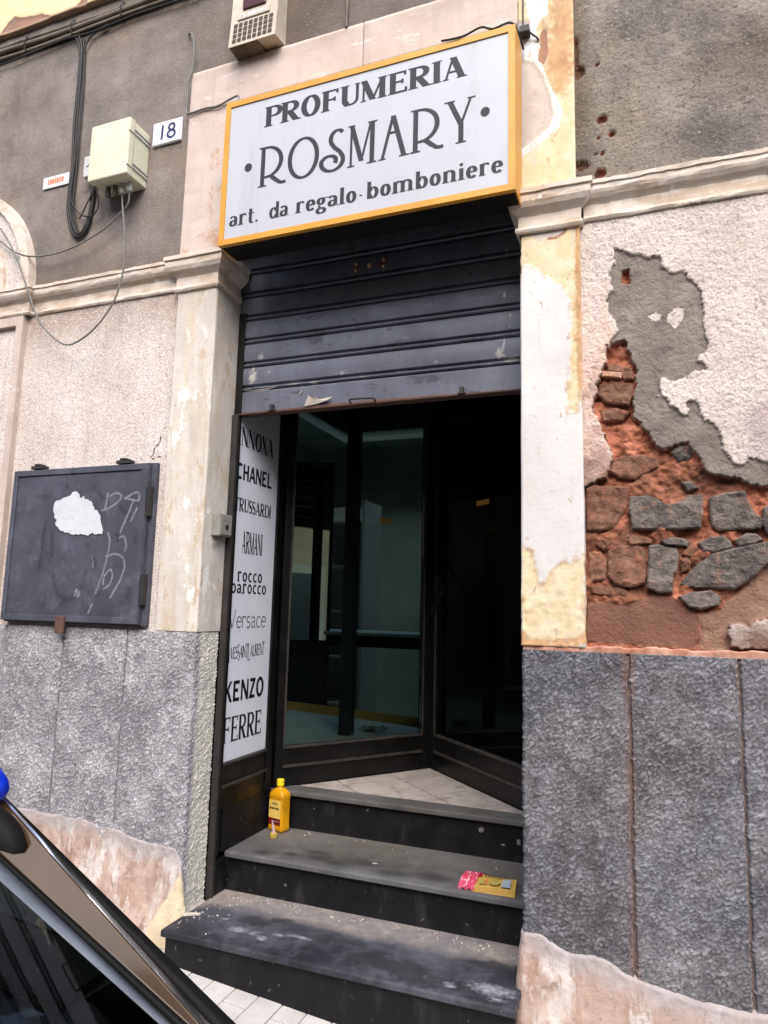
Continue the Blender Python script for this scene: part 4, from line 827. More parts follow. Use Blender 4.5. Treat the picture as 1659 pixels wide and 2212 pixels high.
box('door_jamb', M['pink_stucco'], FAC, -1.38, -1.235, .012, .1, 1.22, 2.82, 0)
box('jamb_frame', M['surround'], FAC, -1.236, -1.190, -.012, .06, 1.22, 2.82, .004)
box('jamb_frame', M['surround'], FAC, -1.38, -1.236, -.012, .06, 2.765, 2.82, .004)
box('jamb_frame', M['surround'], FAC, -1.42, -1.38, -.012, .06, 1.22, 2.82, .004)
box('door_recess', M['opp_shutter'], FAC, -2.3, -1.4, .15, .2, -.2, 3.5, 0)
# ================================================================== helpers for level bars and boards
def extrude_x(name, prof, x0, x1, res, mat, parent, masks=None, smooth=False, wob=0):
    n = max(2, int((x1 - x0) / res) + 1); xs = np.linspace(x0, x1, n); p = np.array(prof, float); m = len(p)
    X = np.repeat(xs[:, None], m, 1); Yv = np.repeat(p[None, :, 0], n, 0); Z = np.repeat(p[None, :, 1], n, 0)
    if wob: Yv = Yv + wob * fbm(X, Z, 4, 3, 2); Z = Z + .3 * wob * fbm(X, Z + 5, 5, 2, 4)
    V = np.stack([X, Yv, Z], -1).reshape(-1, 3)
    F = [(i * m + j, (i + 1) * m + j, (i + 1) * m + j + 1, i * m + j + 1) for i in range(n - 1) for j in range(m - 1)]
    F += [tuple(range(m)), tuple((n - 1) * m + j for j in range(m))[::-1]]
    return mesh_obj(name, V, F, mat, parent, smooth, {k: f(X, Yv, Z).ravel() for k, f in (masks or {}).items()})
def blobs(lst):
    def f(X, Y, Z=None):
        b = Y if Z is None else Z; s = np.full(X.shape, -1.0)
        for cx, cy, a, c in lst: s = np.maximum(s, 1 - np.sqrt(((X - cx) / a) ** 2 + ((b - cy) / c) ** 2))
        return s
    return f
def segframe(A, B):
    A = Vector((A[0], A[1], 0)); B = Vector((B[0], B[1], 0)); u = (B - A).normalized(); n = Vector((u.y, -u.x, 0)); return A, u, n
def segbox(name, A, B, s0, s1, d0, d1, z0, z1, mat, parent, bev=.002):
    o, u, n = segframe(A, B); mb = MB().box(s0, s1, -d1, -d0, z0, z1, bev)
    mb.v = [tuple(o + u * a - n * b + Vector((0, 0, c))) for a, b, c in mb.v]
    return mb.build(name, mat, parent)

# ================================================================== STEPS
ST = empty('entrance_steps', (.7, .2, gz(.7)), 'three black slate steps with dusty treads rising to a tiled landing', 'steps')
def tread(x0, x1, y0, y1, z, mat, masks, th=.027):
    k = 26; ys = np.linspace(y0 + .006, y1, k)
    prof = [(y0 + .03, z - th), (y0 + .006, z - th), (y0, z - th + .005), (y0, z - .007), (y0 + .002, z - .002)] + [(float(q), z) for q in ys]
    return extrude_x('tread', prof, x0, x1, .011, mat, ST, masks, wob=.0015)
S1W = blobs([(.30, -0.025, .035, .016), (.37, -0.030, .018, .012), (.47, 0.000, .02, .01), (.42, -0.050, .022, .016), (1.17, -0.085, .02, .013), (1.31, -0.055, .06, .028), (1.34, -0.115, .03, .008), (.55, 0.015, .04, .008), (1.08, -0.065, .012, .006), (.2, 0.035, .014, .006)])
S1D = blobs([(.66, 0.045, .05, .03), (.85, -0.025, .09, .06), (1.05, -0.085, .10, .05), (1.2, -0.075, .07, .03), (.98, -0.035, .1, .05), (.32, 0.065, .07, .04), (.42, 0.115, .05, .02), (1.28, 0.105, .10, .03), (.75, 0.055, .05, .02)])
def dust1(X, Y, Z): return np.clip(.5 + (Y - .13 + .06 * fbm(X, Y, 9, 3, 3)) * 9 + .5 * sst(.16, .03, X + .3 * Y), 0, 1)
tread(.030, 1.400, -.150, .30, .0855, M['step_tread'], dict(dust=dust1, pale_blotch=lambda X, Y, Z: np.clip(.45 + 1.3 * fbm(X, Y, 3, 4, 6), 0, 1), spill=lambda X, Y, Z: np.clip(.5 + .45 * S1D(X, Y), 0, 1), white=lambda X, Y, Z: np.clip(.5 + .35 * S1W(X, Y), 0, 1)))
S2D = blobs([(.20, .32, .04, .03), (.33, .35, .035, .02), (.46, .36, .06, .03), (.55, .34, .05, .03), (.42, .42, .05, .02), (.8, .33, .08, .03), (.98, .36, .07, .04), (.66, .39, .08, .03)])
tread(.034, 1.40, .262, .69, .254, M['step_tread_up'], dict(dust=lambda X, Y, Z: np.clip(.5 + (Y - .45) * 3, 0, 1), pale_blotch=lambda X, Y, Z: np.clip(.2 + sst(.42, .28, Y) * .5 + 1.1 * fbm(X, Y, 4, 4, 5), 0, 1), spill=lambda X, Y, Z: np.clip(.5 + .45 * S2D(X, Y), 0, 1), white=lambda X, Y, Z: np.clip(.5 + .4 * blobs([(.70, .40, .018, .006)])(X, Y), 0, 1)))
S3D = blobs([(.36, .62, .05, .015), (.72, .64, .04, .012), (1.2, .62, .06, .02)])
tread(.034, 1.40, .652, .765, .436, M['step_tread_up'], dict(dust=lambda X, Y, Z: X * 0 + .5, pale_blotch=lambda X, Y, Z: np.clip(.2 + 1.1 * fbm(X, Y, 4, 4, 5), 0, 1), spill=lambda X, Y, Z: np.clip(.5 + .45 * S3D(X, Y), 0, 1), white=zero if 0 else (lambda X, Y, Z: X * 0)))
RW2 = blobs([(1.10, .37, .012, .012), (1.27, .34, .008, .02), (.85, .41, .006, .01), (1.2, .32, .01, .006), (.55, .39, .015, .006)])
rz = [(-.128, -.3, .0585), (.286, .06, .227), (.676, .23, .409)]
for i, (y, z0, z1) in enumerate(rz):
    extrude_x('riser', [(y + .04, z0), (y, z0)] + [(y, z0 + (z1 - z0) * q / 14) for q in range(1, 15)] + [(y + .04, z1)], (.038, .034, .034)[i], 1.398, .012, M['riser'], ST, dict(white=lambda X, Y, Z: np.clip(.5 + .4 * RW2(X, Y, Z), 0, 1)))
box('cheek_slab', M['riser'], ST, -.01, .0335, .236, .675, .256, .434, .003)
box('cheek_slab', M['riser'], ST, -.01, .0335, .18, .285, .087, .2265, .003)
box('step_core', M['black_void'], ST, .04, 1.39, .32, .66, -.2, .225, 0)
# landing: tiles inside the V of the glazing
PB, PC, PD = (.05, .69), (.615, 1.485), (1.40, .70)
land = MB().prism([(.03, .766), (1.40, .766), (1.40, .8), (.62, 1.56), (.05, .77)], 'z', .30, .4305).build('landing_bed', M['grout'], ST)
def clip_half(poly, a, b, c):
    out = []
    for i in range(len(poly)):
        p, q = poly[i], poly[(i + 1) % len(poly)]; dp = a * p[0] + b * p[1] + c; dq = a * q[0] + b * q[1] + c
        if dp >= 0: out.append(p)
        if (dp >= 0) != (dq >= 0):
            t = dp / (dp - dq); out.append((p[0] + (q[0] - p[0]) * t, p[1] + (q[1] - p[1]) * t))
    return out
ct, sn = math.cos(math.radians(47)), math.sin(math.radians(47))
WET = blobs([(.58, .98, .10, .055)])
for i in range(-4, 6):
    for j in range(-4, 6):
        T0 = .33; g = .0042
        sq = [(i * T0 + g, j * T0 + g), ((i + 1) * T0 - g, j * T0 + g), ((i + 1) * T0 - g, (j + 1) * T0 - g), (i * T0 + g, (j + 1) * T0 - g)]
        pl = [(.80 + ct * a - sn * b, .90 + sn * a + ct * b) for a, b in sq]
        for A, B in ((PB, PC), (PC, PD)):
            o, u, n = segframe(A, B); pl = clip_half(pl, n.x, n.y, -(n.x * o.x + n.y * o.y) - .02) if pl else pl
        pl = clip_half(pl, 0, 1, -.768) if pl else pl
        if len(pl) < 3: continue
        ar = abs(sum(pl[k][0] * pl[(k + 1) % len(pl)][1] - pl[(k + 1) % len(pl)][0] * pl[k][1] for k in range(len(pl)))) / 2
        if ar < .0008: continue
        o_ = MB().prism(pl, 'z', .425, .4345 + random.uniform(0, .0008)).build('floor_tile', M['floor_tile'], ST)

# ================================================================== SHOP SIGN
SX0, SX1, SZ0, SZ1, SY = .102, 1.410, 2.903, 3.593, -.15
SG = empty('shop_sign', (.756, -.07, SZ0), 'large white shop sign with dark lettering in an amber frame above the door', 'sign')
fw = .026
box('sign_box', M['black_void'], SG, SX0 + .004, SX1 - .004, SY + .006, -.002, SZ0 + .004, SZ1 - .004, 0)
def rail(pts, name='frame_rail'):
    mb = MB(); mb.prism(pts, 'y', SY - .004, SY + .018); return mb.build(name, M['sign_frame'], SG)
e = .0006
rail([(SX0, SZ0), (SX1, SZ0), (SX1 - fw - e, SZ0 + fw), (SX0 + fw + e, SZ0 + fw)]); rail([(SX0, SZ1), (SX0 + fw + e, SZ1 - fw), (SX1 - fw - e, SZ1 - fw), (SX1, SZ1)])
rail([(SX0, SZ0 + e), (SX0 + fw, SZ0 + fw + e), (SX0 + fw, SZ1 - fw - e), (SX0, SZ1 - e)]); rail([(SX1, SZ0 + e), (SX1, SZ1 - e), (SX1 - fw, SZ1 - fw - e), (SX1 - fw, SZ0 + fw + e)])
for nm, a in (('frame_side', (SX0 - .001, SX0 + .004)), ('frame_side', (SX1 - .004, SX1 + .001))): box(nm, M['sign_frame'], SG, a[0], a[1], SY + .019, -.02, SZ0, SZ1, 0)
box('frame_side', M['sign_frame'], SG, SX0, SX1, SY + .019, -.06, SZ1 - .004, SZ1 + .001, 0)
pan = box('panel', M['sign_panel'], SG, SX0 + fw, SX1 - fw, SY + .001, SY + .005, SZ0 + fw, SZ1 - fw, 0)
RX, UZ = (1, 0, 0), (0, 0, 1); ys = SY + .001
lettering('lettering', 'PROFUMERIA', (.302, ys, 3.428), RX, UZ, .096, .912, M['ink'], pan, T=.23, t=.085, sf=.065, st=.05, gap=.0)
lettering('lettering', '\u0158\u0150\u015a\u1e3e\u00c1\u0158\u00dd', (.283, ys, 3.143), RX, UZ, .189, .972, M['ink'], pan, T=.115, t=.058, sf=.06, st=.034, gap=.02)
for a in (.234, 1.293):
    mesh_obj('lettering', [(a + .0185 * math.cos(q * math.pi / 12), ys - .0007, 3.252 + .0205 * math.sin(q * math.pi / 12)) for q in range(24)], [tuple(range(24))], M['ink'], pan)
for tx, a, b in (('art.', .150, .150), ('da', .352, .094), ('regalo', .477, .285), ('*', .762, .034), ('bomboniere', .801, .563)):
    lettering('lettering', tx, (a, ys, 2.986), RX, UZ, .074, b, M['ink'], pan, T=.19, t=.075, sf=.05, st=.06, gap=.02)
tag(MB().tube(spline([(1.115, -.158, 3.603), (1.16, -.158, 3.598), (1.21, -.156, 3.6), (1.275, -.15, 3.622), (1.32, -.14, 3.61), (1.382, -.12, 3.636), (1.405, -.08, 3.632), (1.418, -.01, 3.6)]), .0042, 6).build('sign_cable', M['cable_black'], loc=(1.25, -.12, 3.6), smooth=True), 'thin black cable lying along the top edge of the amber sign', 'cable')
bk = empty('cable_clip', (1.43, -.01, 3.66), 'small black bracket fixed to the peeling pilaster above the sign corner', 'bracket')
box('clip_body', M['iron'], bk, 1.405, 1.445, -.04, .0, 3.655, 3.685, .003); MB().tube([(1.445, -.02, 3.66), (1.47, -.01, 3.64), (1.478, -.004, 3.628)], .004, 6).build('hook', M['iron'], bk)
MB().tube([(1.418, -.008, 5.1), (1.417, -.008, 4.2), (1.416, -.008, 3.66)], .003, 6).build('lead_wire', M['cable_black'], bk)

# ================================================================== ROLLER SHUTTER
RS = empty('roller_shutter', (.7, .2, 2.236), 'dark blue-grey roller shutter half raised over the doorway, paint chipped', 'shutter')
chips = blobs([(1.28, 2.40, .025, .035), (1.325, 2.375, .05, .02), (1.24, 2.365, .012, .008), (.09, 2.42, .028, .04), (.13, 2.52, .018, .022), (.56, 2.395, .015, .012), (.66, 2.366, .02, .006), (.31, 2.37, .05, .008), (.42, 2.362, .03, .012), (1.30, 2.455, .006, .04), (1.32, 2.52, .008, .014), (1.325, 2.57, .008, .016), (1.30, 2.66, .008, .02), (1.305, 2.93, .008, .02), (1.31, 2.86, .006, .008), (1.0, 2.40, .02, .008), (.83, 2.37, .005, .02), (.18, 2.44, .01, .012), (.09, 2.46, .006, .03), (.06, 2.36, .03, .006), (.9, 2.585, .04, .004), (.2, 2.66, .01, .005)])
rusts = blobs([(.614, 2.893, .028, .028), (.745, 2.893, .028, .028), (.68, 2.89, .016, .016), (.7, 2.245, .5, .012), (.6, 2.246, 1.0, .008)])
mk = dict(chip=lambda X, Y, Z: np.clip(.42 + .22 * chips(X, Y, Z), 0, 1), rust=lambda X, Y, Z: np.clip(.45 + .25 * rusts(X, Y, Z), 0, 1))
zs = [2.244, 2.357, 2.4755, 2.594, 2.7125, 2.831, 2.9495, 3.068]
for i in range(7):
    a = zs[i]; h = zs[i + 1] - a
    if i == 0: prof = [(.21, a)] + [(.2, a + q) for q in np.linspace(.002, h - .012, 10)] + [(.205, a + h - .004), (.216, a + h - .001)]
    else: prof = [(.216, a), (.202, a + .002), (.196, a + .007), (.2, a + .012), (.213, a + .0145), (.213, a + .023), (.204, a + .027)] + [(.2 - .003 * math.sin(math.pi * (q - .03) / (h - .044)), a + q) for q in np.linspace(.03, h - .014, 9)] + [(.205, a + h - .005), (.216, a + h - .001)]
    extrude_x('slat', prof, .004, 1.395, .012, M['shutter'], RS, mk, wob=.003)
extrude_x('bottom_rail', [(.24, 2.236), (.184, 2.236), (.184, 2.2395), (.207, 2.2405), (.207, 2.243)], .006, 1.398, .03, M['rusty'], RS)
MB().tube(spline([(.613, .19, 2.246), (.614, .176, 2.249), (.62, .172, 2.258), (.725, .172, 2.254), (.731, .176, 2.246), (.732, .19, 2.243)], 4), .0045, 6).build('handle', M['iron'], RS, smooth=True)
for a in (.212, 1.121):
    lug = box('lug', M['iron'], RS, a - .008, a + .008, .176, .198, 2.241, 2.272, .002); box('lug_plate', M['iron'], lug, a - .016, a + .018, .178, .197, 2.2405, 2.246, .001)
for a, b in ((.612, 2.908), (.612, 2.878), (.748, 2.908), (.748, 2.878)):
    MB().lathe([(.008, 0), (.007, .004), (.003, .006)], (0, 0, 0), 10).build('rivet', M['brass'], RS, local=True)
    o = COL.objects[-1]; o.rotation_euler = (math.pi / 2, 0, 0); o.location = Vector((a, .1985, b)) - RS.location
o = MB().lathe([(.011, 0), (.011, .004), (.004, .006)], (0, 0, 0), 14).build('lock_cylinder', M['brass'], RS, local=True); o.rotation_euler = (math.pi / 2, 0, 0); o.location = Vector((.68, .1985, 2.891)) - RS.location
# curled flakes of paint near the lower edge
for fl in ([(.375, 2.252), (.40, 2.30), (.425, 2.295), (.46, 2.275), (.52, 2.284), (.50, 2.268), (.44, 2.258)], [(.06, 2.352), (.16, 2.357), (.26, 2.362), (.17, 2.348)], [(.345, 2.31), (.36, 2.335), (.372, 2.35), (.36, 2.318)]):
    c = np.mean(fl, 0); vs = [(p[0], .1935 - .012 * ((k % 3) / 2), p[1]) for k, p in enumerate(fl)] + [(c[0], .190, c[1])]; n = len(fl)
    mesh_obj('paint_flake', vs, [(k, n, (k + 1) % n) for k in range(n)], M['peel'], RS)
for a, b in ((.0035, .0345), (1.3655, 1.398)):
    box('guide_rail', M['iron'], RS, a, b, .176, .193, .04, 2.236, .001) if a < 1 else box('guide_rail', M['iron'], RS, a + .02, b, .205, .24, .46, 3.1, .001)
box('shutter_housing', M['black_void'], RS, .004, 1.392, .22, .6, 3.07, 3.125, 0)

# ================================================================== SHOP FRONT
SF = empty('glazed_entrance', (.7, .7, .45), 'black framed recessed shop front with angled glass and a white brand panel', 'shop front')
npan = box('name_panel', M['white_panel'], SF, .004, .030, .21, .584, .640, 2.74, .001)
box('panel_frame', M['black_frame'], SF, .0, .0385, .194, .2065, .254, 2.75, .001)
box('panel_frame', M['black_frame'], SF, .0, .040, .586, .64, .436, 2.75, .002)
box('panel_sill', M['frame_rail'], SF, .0, .042, .2075, .585, .627, .6385, .002); box('kick_board', M['black_frame'], SF, .0, .032, .2075, .585, .545, .626, .001)
box('panel_rail', M['frame_rail'], SF, .0, .046, .2075, .585, .531, .542, .003); box('kick_board', M['black_frame'], SF, .0, .032, .2075, .585, .436, .530, .001)
RY = (0, 1, 0)
def nm(txt, y0, wd, z, hgt, **k): return lettering('lettering', txt, (.030, y0, z), RY, UZ, hgt, wd, M['ink_black'], npan, **k)
nm('INNOXA', .196, .330, 2.100, .090, T=.21, t=.07, sf=.055, gap=.0)
nm('CHANEL', .198, .330, 1.935, .078, T=.22, t=.17, sf=0, gap=.05)
nm('TRUSSARDI', .198, .333, 1.783, .064, T=.20, t=.08, sf=.055, gap=.0)
nm('ARMANI', .277, .186, 1.588, .105, T=.19, t=.08, sf=.05, gap=.0)
nm('rocco', .250, .226, 1.452, .068, T=.15, t=.12, sf=.05, st=.09, gap=.06)
nm('barocco', .198, .322, 1.396, .068, T=.15, t=.12, sf=.05, st=.09, gap=.06)
nm('Versace', .198, .332, 1.234, .085, T=.065, t=.055, sf=0, gap=.05)
nm('YVESSAINTLAURENT', .208, .320, 1.095, .058, T=.14, t=.06, sf=.03, gap=-.07, waves=[(1.2, -.3), (.9, 0), (.9, 0), (1, 0), (1.35, -.2), (.9, .05), (.95, 0), (.95, .05), (1.1, 0), (1.4, -.25), (.9, .05), (.9, .05), (1, .05), (.95, .1), (.95, .1), (1.1, .1)])
nm('KENZO', .198, .342, .900, .094, T=.20, t=.17, sf=0, gap=.07)
nm('FERRE', .200, .334, .722, .112, T=.19, t=.065, sf=.055, gap=.0)
# two glazed leaves meeting in a V
def leaf(A, B, L, name, door):
    root = SF
    f = M['black_frame']
    if door:
        root = segbox('door', A, B, .004, .075, -.022, .022, .438, 2.74, f, SF)      # closing stile carries the door
    else:
        segbox('stile', A, B, -.03, .012, -.022, .022, .438, 2.74, f, SF)
    p = root
    segbox('stile', A, B, (.895 if not door else L - .10), (L - .03 if not door else L + .0), -.022, .022, .438, 2.74, f, p)
    s0, s1 = (.013, .894) if not door else (.076, L - .101)
    segbox('bottom_rail', A, B, s0, s1, -.02, .02, .545, .622, f, p); segbox('kick_board', A, B, s0, s1, -.02, .014, .438, .528, f, p)
    segbox('rail', A, B, s0, s1, -.02, .027, .529, .5435, M['frame_rail'], p); segbox('glazing_sill', A, B, s0, s1, -.02, .025, .6225, .634, M['frame_rail'], p)
    segbox('top_rail', A, B, s0, s1, -.02, .02, 2.62, 2.74, f, p)
    segbox('pane', A, B, s0, s1, -.004, .002, .6345, 2.6195, M['glass'], p, 0)
    for s in ((s0 - .004, s0 + .006), (s1 - .006, s1 + .004)): segbox('glazing_bead', A, B, s[0], s[1], .0205, .0265, .636, 2.61, M['frame_rail'], p)
    return p
leaf(PB, PC, .9753, 'fixed', False)
door = leaf(PC, PD, 1.110, 'door', True); door['label'] = 'glazed black shop door standing at an angle'
o_, u_, n_ = segframe(PC, PD)
def on_door(s, d, z): return o_ + u_ * s + n_ * d + Vector((0, 0, z))
MB().tube([on_door(.045, .024, 1.66), on_door(.05, .05, 1.655), on_door(.245, .07, 1.454), on_door(.03, .05, 1.288), on_door(.025, .024, 1.281)], .008, 8).build('handle', M['black_frame'], door)
segbox('sticker', PC, PD, .49, .62, .0025, .003, 1.908, 1.935, M['sticker'], door, 0); segbox('sticker', PB, PC, .575, .65, .0025, .003, 1.835, 1.863, M['sticker'], SF, 0)
segbox('corner_post', PB, PC, .947, .995, -.03, .03, .438, 2.75, M['black_frame'], SF)
box('recess_ceiling', M['black_void'], SF, -.1, 1.45, .245, 1.7, 2.75, 2.80, 0)
box('recess_lining', M['black_void'], SF, 1.402, 1.45, .2, .9, .0, 2.75, 0); box('recess_lining', M['black_void'], SF, -.08, -.012, .19, .68, .0, 2.75, 0)

# ================================================================== SHOP INTERIOR
RM = structure(MB().build if False else mesh_obj('shop_room', [(-1.6, .3, .19), (3, .3, .19), (3, 4.2, .19), (-1.6, 4.2, .19), (-1.6, .3, 3.05), (3, .3, 3.05), (3, 4.2, 3.05), (-1.6, 4.2, 3.05)],
    [(0, 1, 2, 3), (0, 3, 7, 4), (3, 2, 6, 7), (2, 1, 5, 6)], M['int_wall']), 'dim shop interior behind the glass')
box('front_partition', M['int_wall'], RM, -1.6, -.085, .28, .33, .19, 3.05, 0); box('front_partition', M['int_wall'], RM, 1.455, 3, .28, .33, .19, 3.05, 0)
for q in ((-1.6, 3, .3, 1.9), (-1.6, -1.1, 1.9, 3.9), (.9, 3, 1.9, 3.9), (-1.6, 3, 3.9, 4.2)): box('ceiling_slab', M['int_wall'], RM, q[0], q[1], q[2], q[3], 3.05, 3.15, 0)
box('added_skylight', M['glass'], RM, -1.1, .9, 1.9, 3.9, 3.10, 3.106, 0)  # invented ceiling opening, added to brighten the shop interior
box('bulkhead', M['black_void'], RM, -.1, 1.46, .3, .34, 2.81, 3.05, 0)
pt = empty('display_platform', (-.2, 1.4, .3), 'pale display platform with a wooden edge behind the angled shop window', 'platform')
MB().prism([(.0, .72), (.575, 1.53), (.44, 1.72), (-1.0, 2.05), (-1.2, 2.05), (-1.2, .72)], 'z', .191, .618).build('top', M['int_floor'], pt)
segbox('edge_board', (-1.2, 2.10), (.46, 1.715), 0, 1.70, -.01, .012, .55, .672, M['int_wood'], pt)
tag(box('display_post', M['int_dark'], None, .145, .215, 1.20, 1.27, .619, 2.75, .003, loc=(.18, 1.23, .62)), 'dark square post standing on the display platform behind glass', 'post')
dk = empty('shop_counter', (-.1, 2.6, .3), 'counter with pale glass top deep inside the dim shop', 'counter')
box('counter_top', M['int_floor'], dk, -.95, .62, 2.35, 2.95, 1.135, 1.16, .003); box('apron', M['int_dark'], dk, -.92, .42, 2.38, 2.42, 1.05, 1.134, .002)
for a in (-.9, .5): box('leg', M['int_dark'], dk, a, a + .12, 2.4, 2.9, .191, 1.049, .003)
cb = empty('white_cabinet', (-1.0, 2.9, .3), 'tall white cabinet with shelves at the back of the shop', 'cabinet')
box('side_panel', M['int_white'], cb, -1.25, -1.22, 3.1, 3.5, .191, 2.3, .002); box('side_panel', M['int_white'], cb, -.55, -.52, 3.1, 3.5, .191, 2.3, .002); box('back_panel', M['int_white'], cb, -1.219, -.551, 3.48, 3.5, .191, 2.3, 0)
for q in (.5, .9, 1.3, 1.7, 2.1): box('shelf', M['int_white'], cb, -1.219, -.551, 3.11, 3.479, q, q + .02, 0)
c2 = empty('display_cabinet', (.6, 3.7, .3), 'pale display case with vertical dividers seen through the glass', 'cabinet')
box('case_back', M['int_white'], c2, .0, 1.3, 4.0, 4.03, .191, 2.2, 0)
for q in range(5): box('divider', M['int_white'], c2, .0 + q * .32, .03 + q * .32, 3.7, 3.999, .191, 2.2, .002)
for q in (.7, 1.25, 1.75): box('shelf', M['int_white'], c2, .031, 1.279, 3.72, 3.999, q, q + .02, 0) if q == .7 else [box('shelf', M['int_white'], c2, .031 + .32 * w, .319 + .32 * w, 3.72, 3.999, q, q + .02, 0) for w in range(4)]
MIR = empty('added_mirror', (-.70, 2.25, .191), 'added tall mirror inside the shop, set to throw the bright street into the window', 'mirror', rot=(0, 0, math.radians(31)))
MB().box(-.25, .25, .0, .03, .0, 2.3, .004).build('backboard', M['int_dark'], MIR, local=True); MB().box(-.22, .22, -.004, -.001, .9, 2.26).build('looking_glass', M['mirror_glass'], MIR, local=True)  # invented mirror, angled to show the bright street through the dark pane
lf = MB(); rr = random.Random(3)
for q in range(46):
    cx, cy = .27 + rr.gauss(0, .045), 1.40 + rr.gauss(0, .03); a = rr.uniform(0, 6.28); l = rr.uniform(.015, .035); z = .621 + rr.uniform(0, .028)
    d = Vector((math.cos(a), math.sin(a), rr.uniform(-.1, .4))) * l; s = Vector((-math.sin(a), math.cos(a), rr.uniform(-.3, .3))) * l * .35; c = Vector((cx, cy, z))
    lf.add([c - d, c + s, c + d, c - s], [(0, 1, 2, 3)])
lv = tag(lf.build('dry_leaves', M['int_leaf'], loc=(.27, 1.40, .62)), 'small heap of dry leaves on the display platform', 'leaves'); lv['kind'] = 'stuff'

# ================================================================== THINGS ON THE LEFT WALL
jb = empty('junction_box', (-.585, .02, 3.40), 'cream plastic junction box with clip straps, cables leaving its underside', 'junction box')
bx = box('case', M['cream_plastic'], jb, -.71, -.475, -.085, .022, 3.402, 3.692, .006); box('cover', M['cream_plastic'], jb, -.714, -.471, -.128, -.0865, 3.398, 3.696, .008)
for q in (3.445, 3.625):
    for dq in (0, .022): box('strap', M['plastic_grey'], jb, -.4745, -.4685, -.12, .018, q + dq, q + dq + .007, .001)
    box('latch', M['cream_plastic'], jb, -.4755, -.4655, -.131, -.10, q - .004, q + .034, .002)
for a in (-.65, -.605, -.56, -.515): MB().lathe([(.010, 0), (.015, .008), (.015, .022), (.011, .026), (.013, .045), (.013, .052)], (a, -.05, 3.352), 12).build('cable_gland', M['plastic_grey'] if a > -.6 else M['conduit'], jb, smooth=False)
sb = empty('small_box', (-.815, .02, 3.5), 'small pale grey plastic box left of the junction box', 'box')
box('case', M['plastic_grey'], sb, -.845, -.79, -.035, .022, 3.51, 3.625, .006); MB().lathe([(.010, 0), (.010, .004)], (0, 0, 0), 12).build('knob', M['plastic_grey'], sb, local=True)
COL.objects[-1].rotation_euler = (math.pi / 2, 0, 0); COL.objects[-1].location = Vector((-.817, -.035, 3.575)) - sb.location
hn = empty('house_number_plate', (-.36, .01, 3.616), 'white enamel plate with navy house number 18 beside the surround', 'number plate')
pl18 = box('plate', M['white_enamel'], hn, -.447, -.272, .006, .019, 3.617, 3.742, .005)
lettering('numeral', '18', (-.407, .006, 3.642), RX, UZ, .078, .1, M['blue_ink'], pl18, T=.16, t=.1, sf=0, gap=.16)
for a in (-.36,): box('plate_rim', M['plastic_grey'], hn, -.4415, -.2775, .0052, .0058, 3.6205, 3.6235, 0)
lb = empty('street_label', (-1.08, .015, 3.535), 'small white label with orange print on grey wall beside the cable bundle', 'label')
lp = box('plate', M['white_enamel'], lb, -1.169, -.99, .011, .019, 3.537, 3.602, .002)
for q in range(9): box('print_bar', M['orange_ink'], lp, -1.135 + q * .0125, -1.127 + q * .0125 + (q % 3) * .001, .0103, .0109, 3.556, 3.586, 0)
# conduits and cables
for q, (z, r, l) in enumerate(((4.494, .012, 'uppermost thin grey conduit running under the yellow plaster band'), (4.466, .015, 'middle thick grey conduit of the row under the yellow band'), (4.436, .011, 'lowest grey conduit of the row under the yellow band'))):
    o = MB().tube([(x, .004 - .006 * (q == 1) + .004 * math.sin(x * 5 + q), z + .005 * math.sin(x * 3.1 + q)) for x in np.linspace(-3.3, 1.38, 40)], r, 8).build('conduit', M['conduit'], loc=(-1, .0, z), smooth=True); tag(o, l, 'conduit', 'conduits under the plaster band')
tag(MB().tube(spline([(x, -.004, z) for x, z in ((-3.3, 4.41), (-2.2, 4.40), (-1.6, 4.39), (-1.3, 4.40), (-1.1, 4.412), (-.9, 4.395), (-.6, 4.41), (-.2, 4.402), (.6, 4.41), (1.36, 4.4))], 5), .005, 6).build('telephone_wire', M['cable_black'], loc=(-1, 0, 4.4), smooth=True), 'sagging thin black wire just below the conduits', 'cable')
for q, x in enumerate((-1.38, -1.04, -.70, -.30, .5)):
    o = MB().tube([(x, .018, 4.415), (x - .004, -.014, 4.425), (x, -.027, 4.466), (x + .004, -.012, 4.505), (x, .018, 4.512)], .004, 6).build('pipe_clip', M['iron'], loc=(x, .01, 4.42)); tag(o, ['leftmost iron clip on the conduits', 'iron clip on the conduits above the cable bundle', 'iron clip on the conduits right of the cable bundle', 'iron clip on the conduits left of the siren', 'iron clip on the conduits right of the siren'][q] + ' under the yellow band', 'clip', 'conduit clips')
vb = [(-1.008, 4.40), (-.975, 4.30), (-.962, 4.075), (-.963, 3.851), (-.955, 3.62), (-.953, 3.395), (-.915, 3.25), (-.872, 3.207), (-.825, 3.25), (-.808, 3.33), (-.808, 3.43), (-.80, 3.50)]
for q, (dx, dy, r, l) in enumerate(((-.012, 0, .0085, 'thickest black cable hanging down the grey wall in a loop'), (.008, -.006, .006, 'black cable of the hanging bundle looping left of the junction box'), (.022, .001, .005, 'thin black cable on the right of the hanging bundle'))):
    pts = []
    for i, (x, z) in enumerate(vb):
        k = 1 if i < 6 else (1 - (i - 5) / 3 if i < 9 else -.4)
        pts.append((x + dx * k + .004 * math.sin(i * 2 + q), .004 + dy, z + (.012 * q if 5 < i < 9 else 0)))
    o = MB().tube(spline(pts, 6), r, 7).build('hanging_cable', M['cable_black'], loc=(-.9, 0, 3.2), smooth=True); tag(o, l, 'cable', 'cables hanging beside the junction box')
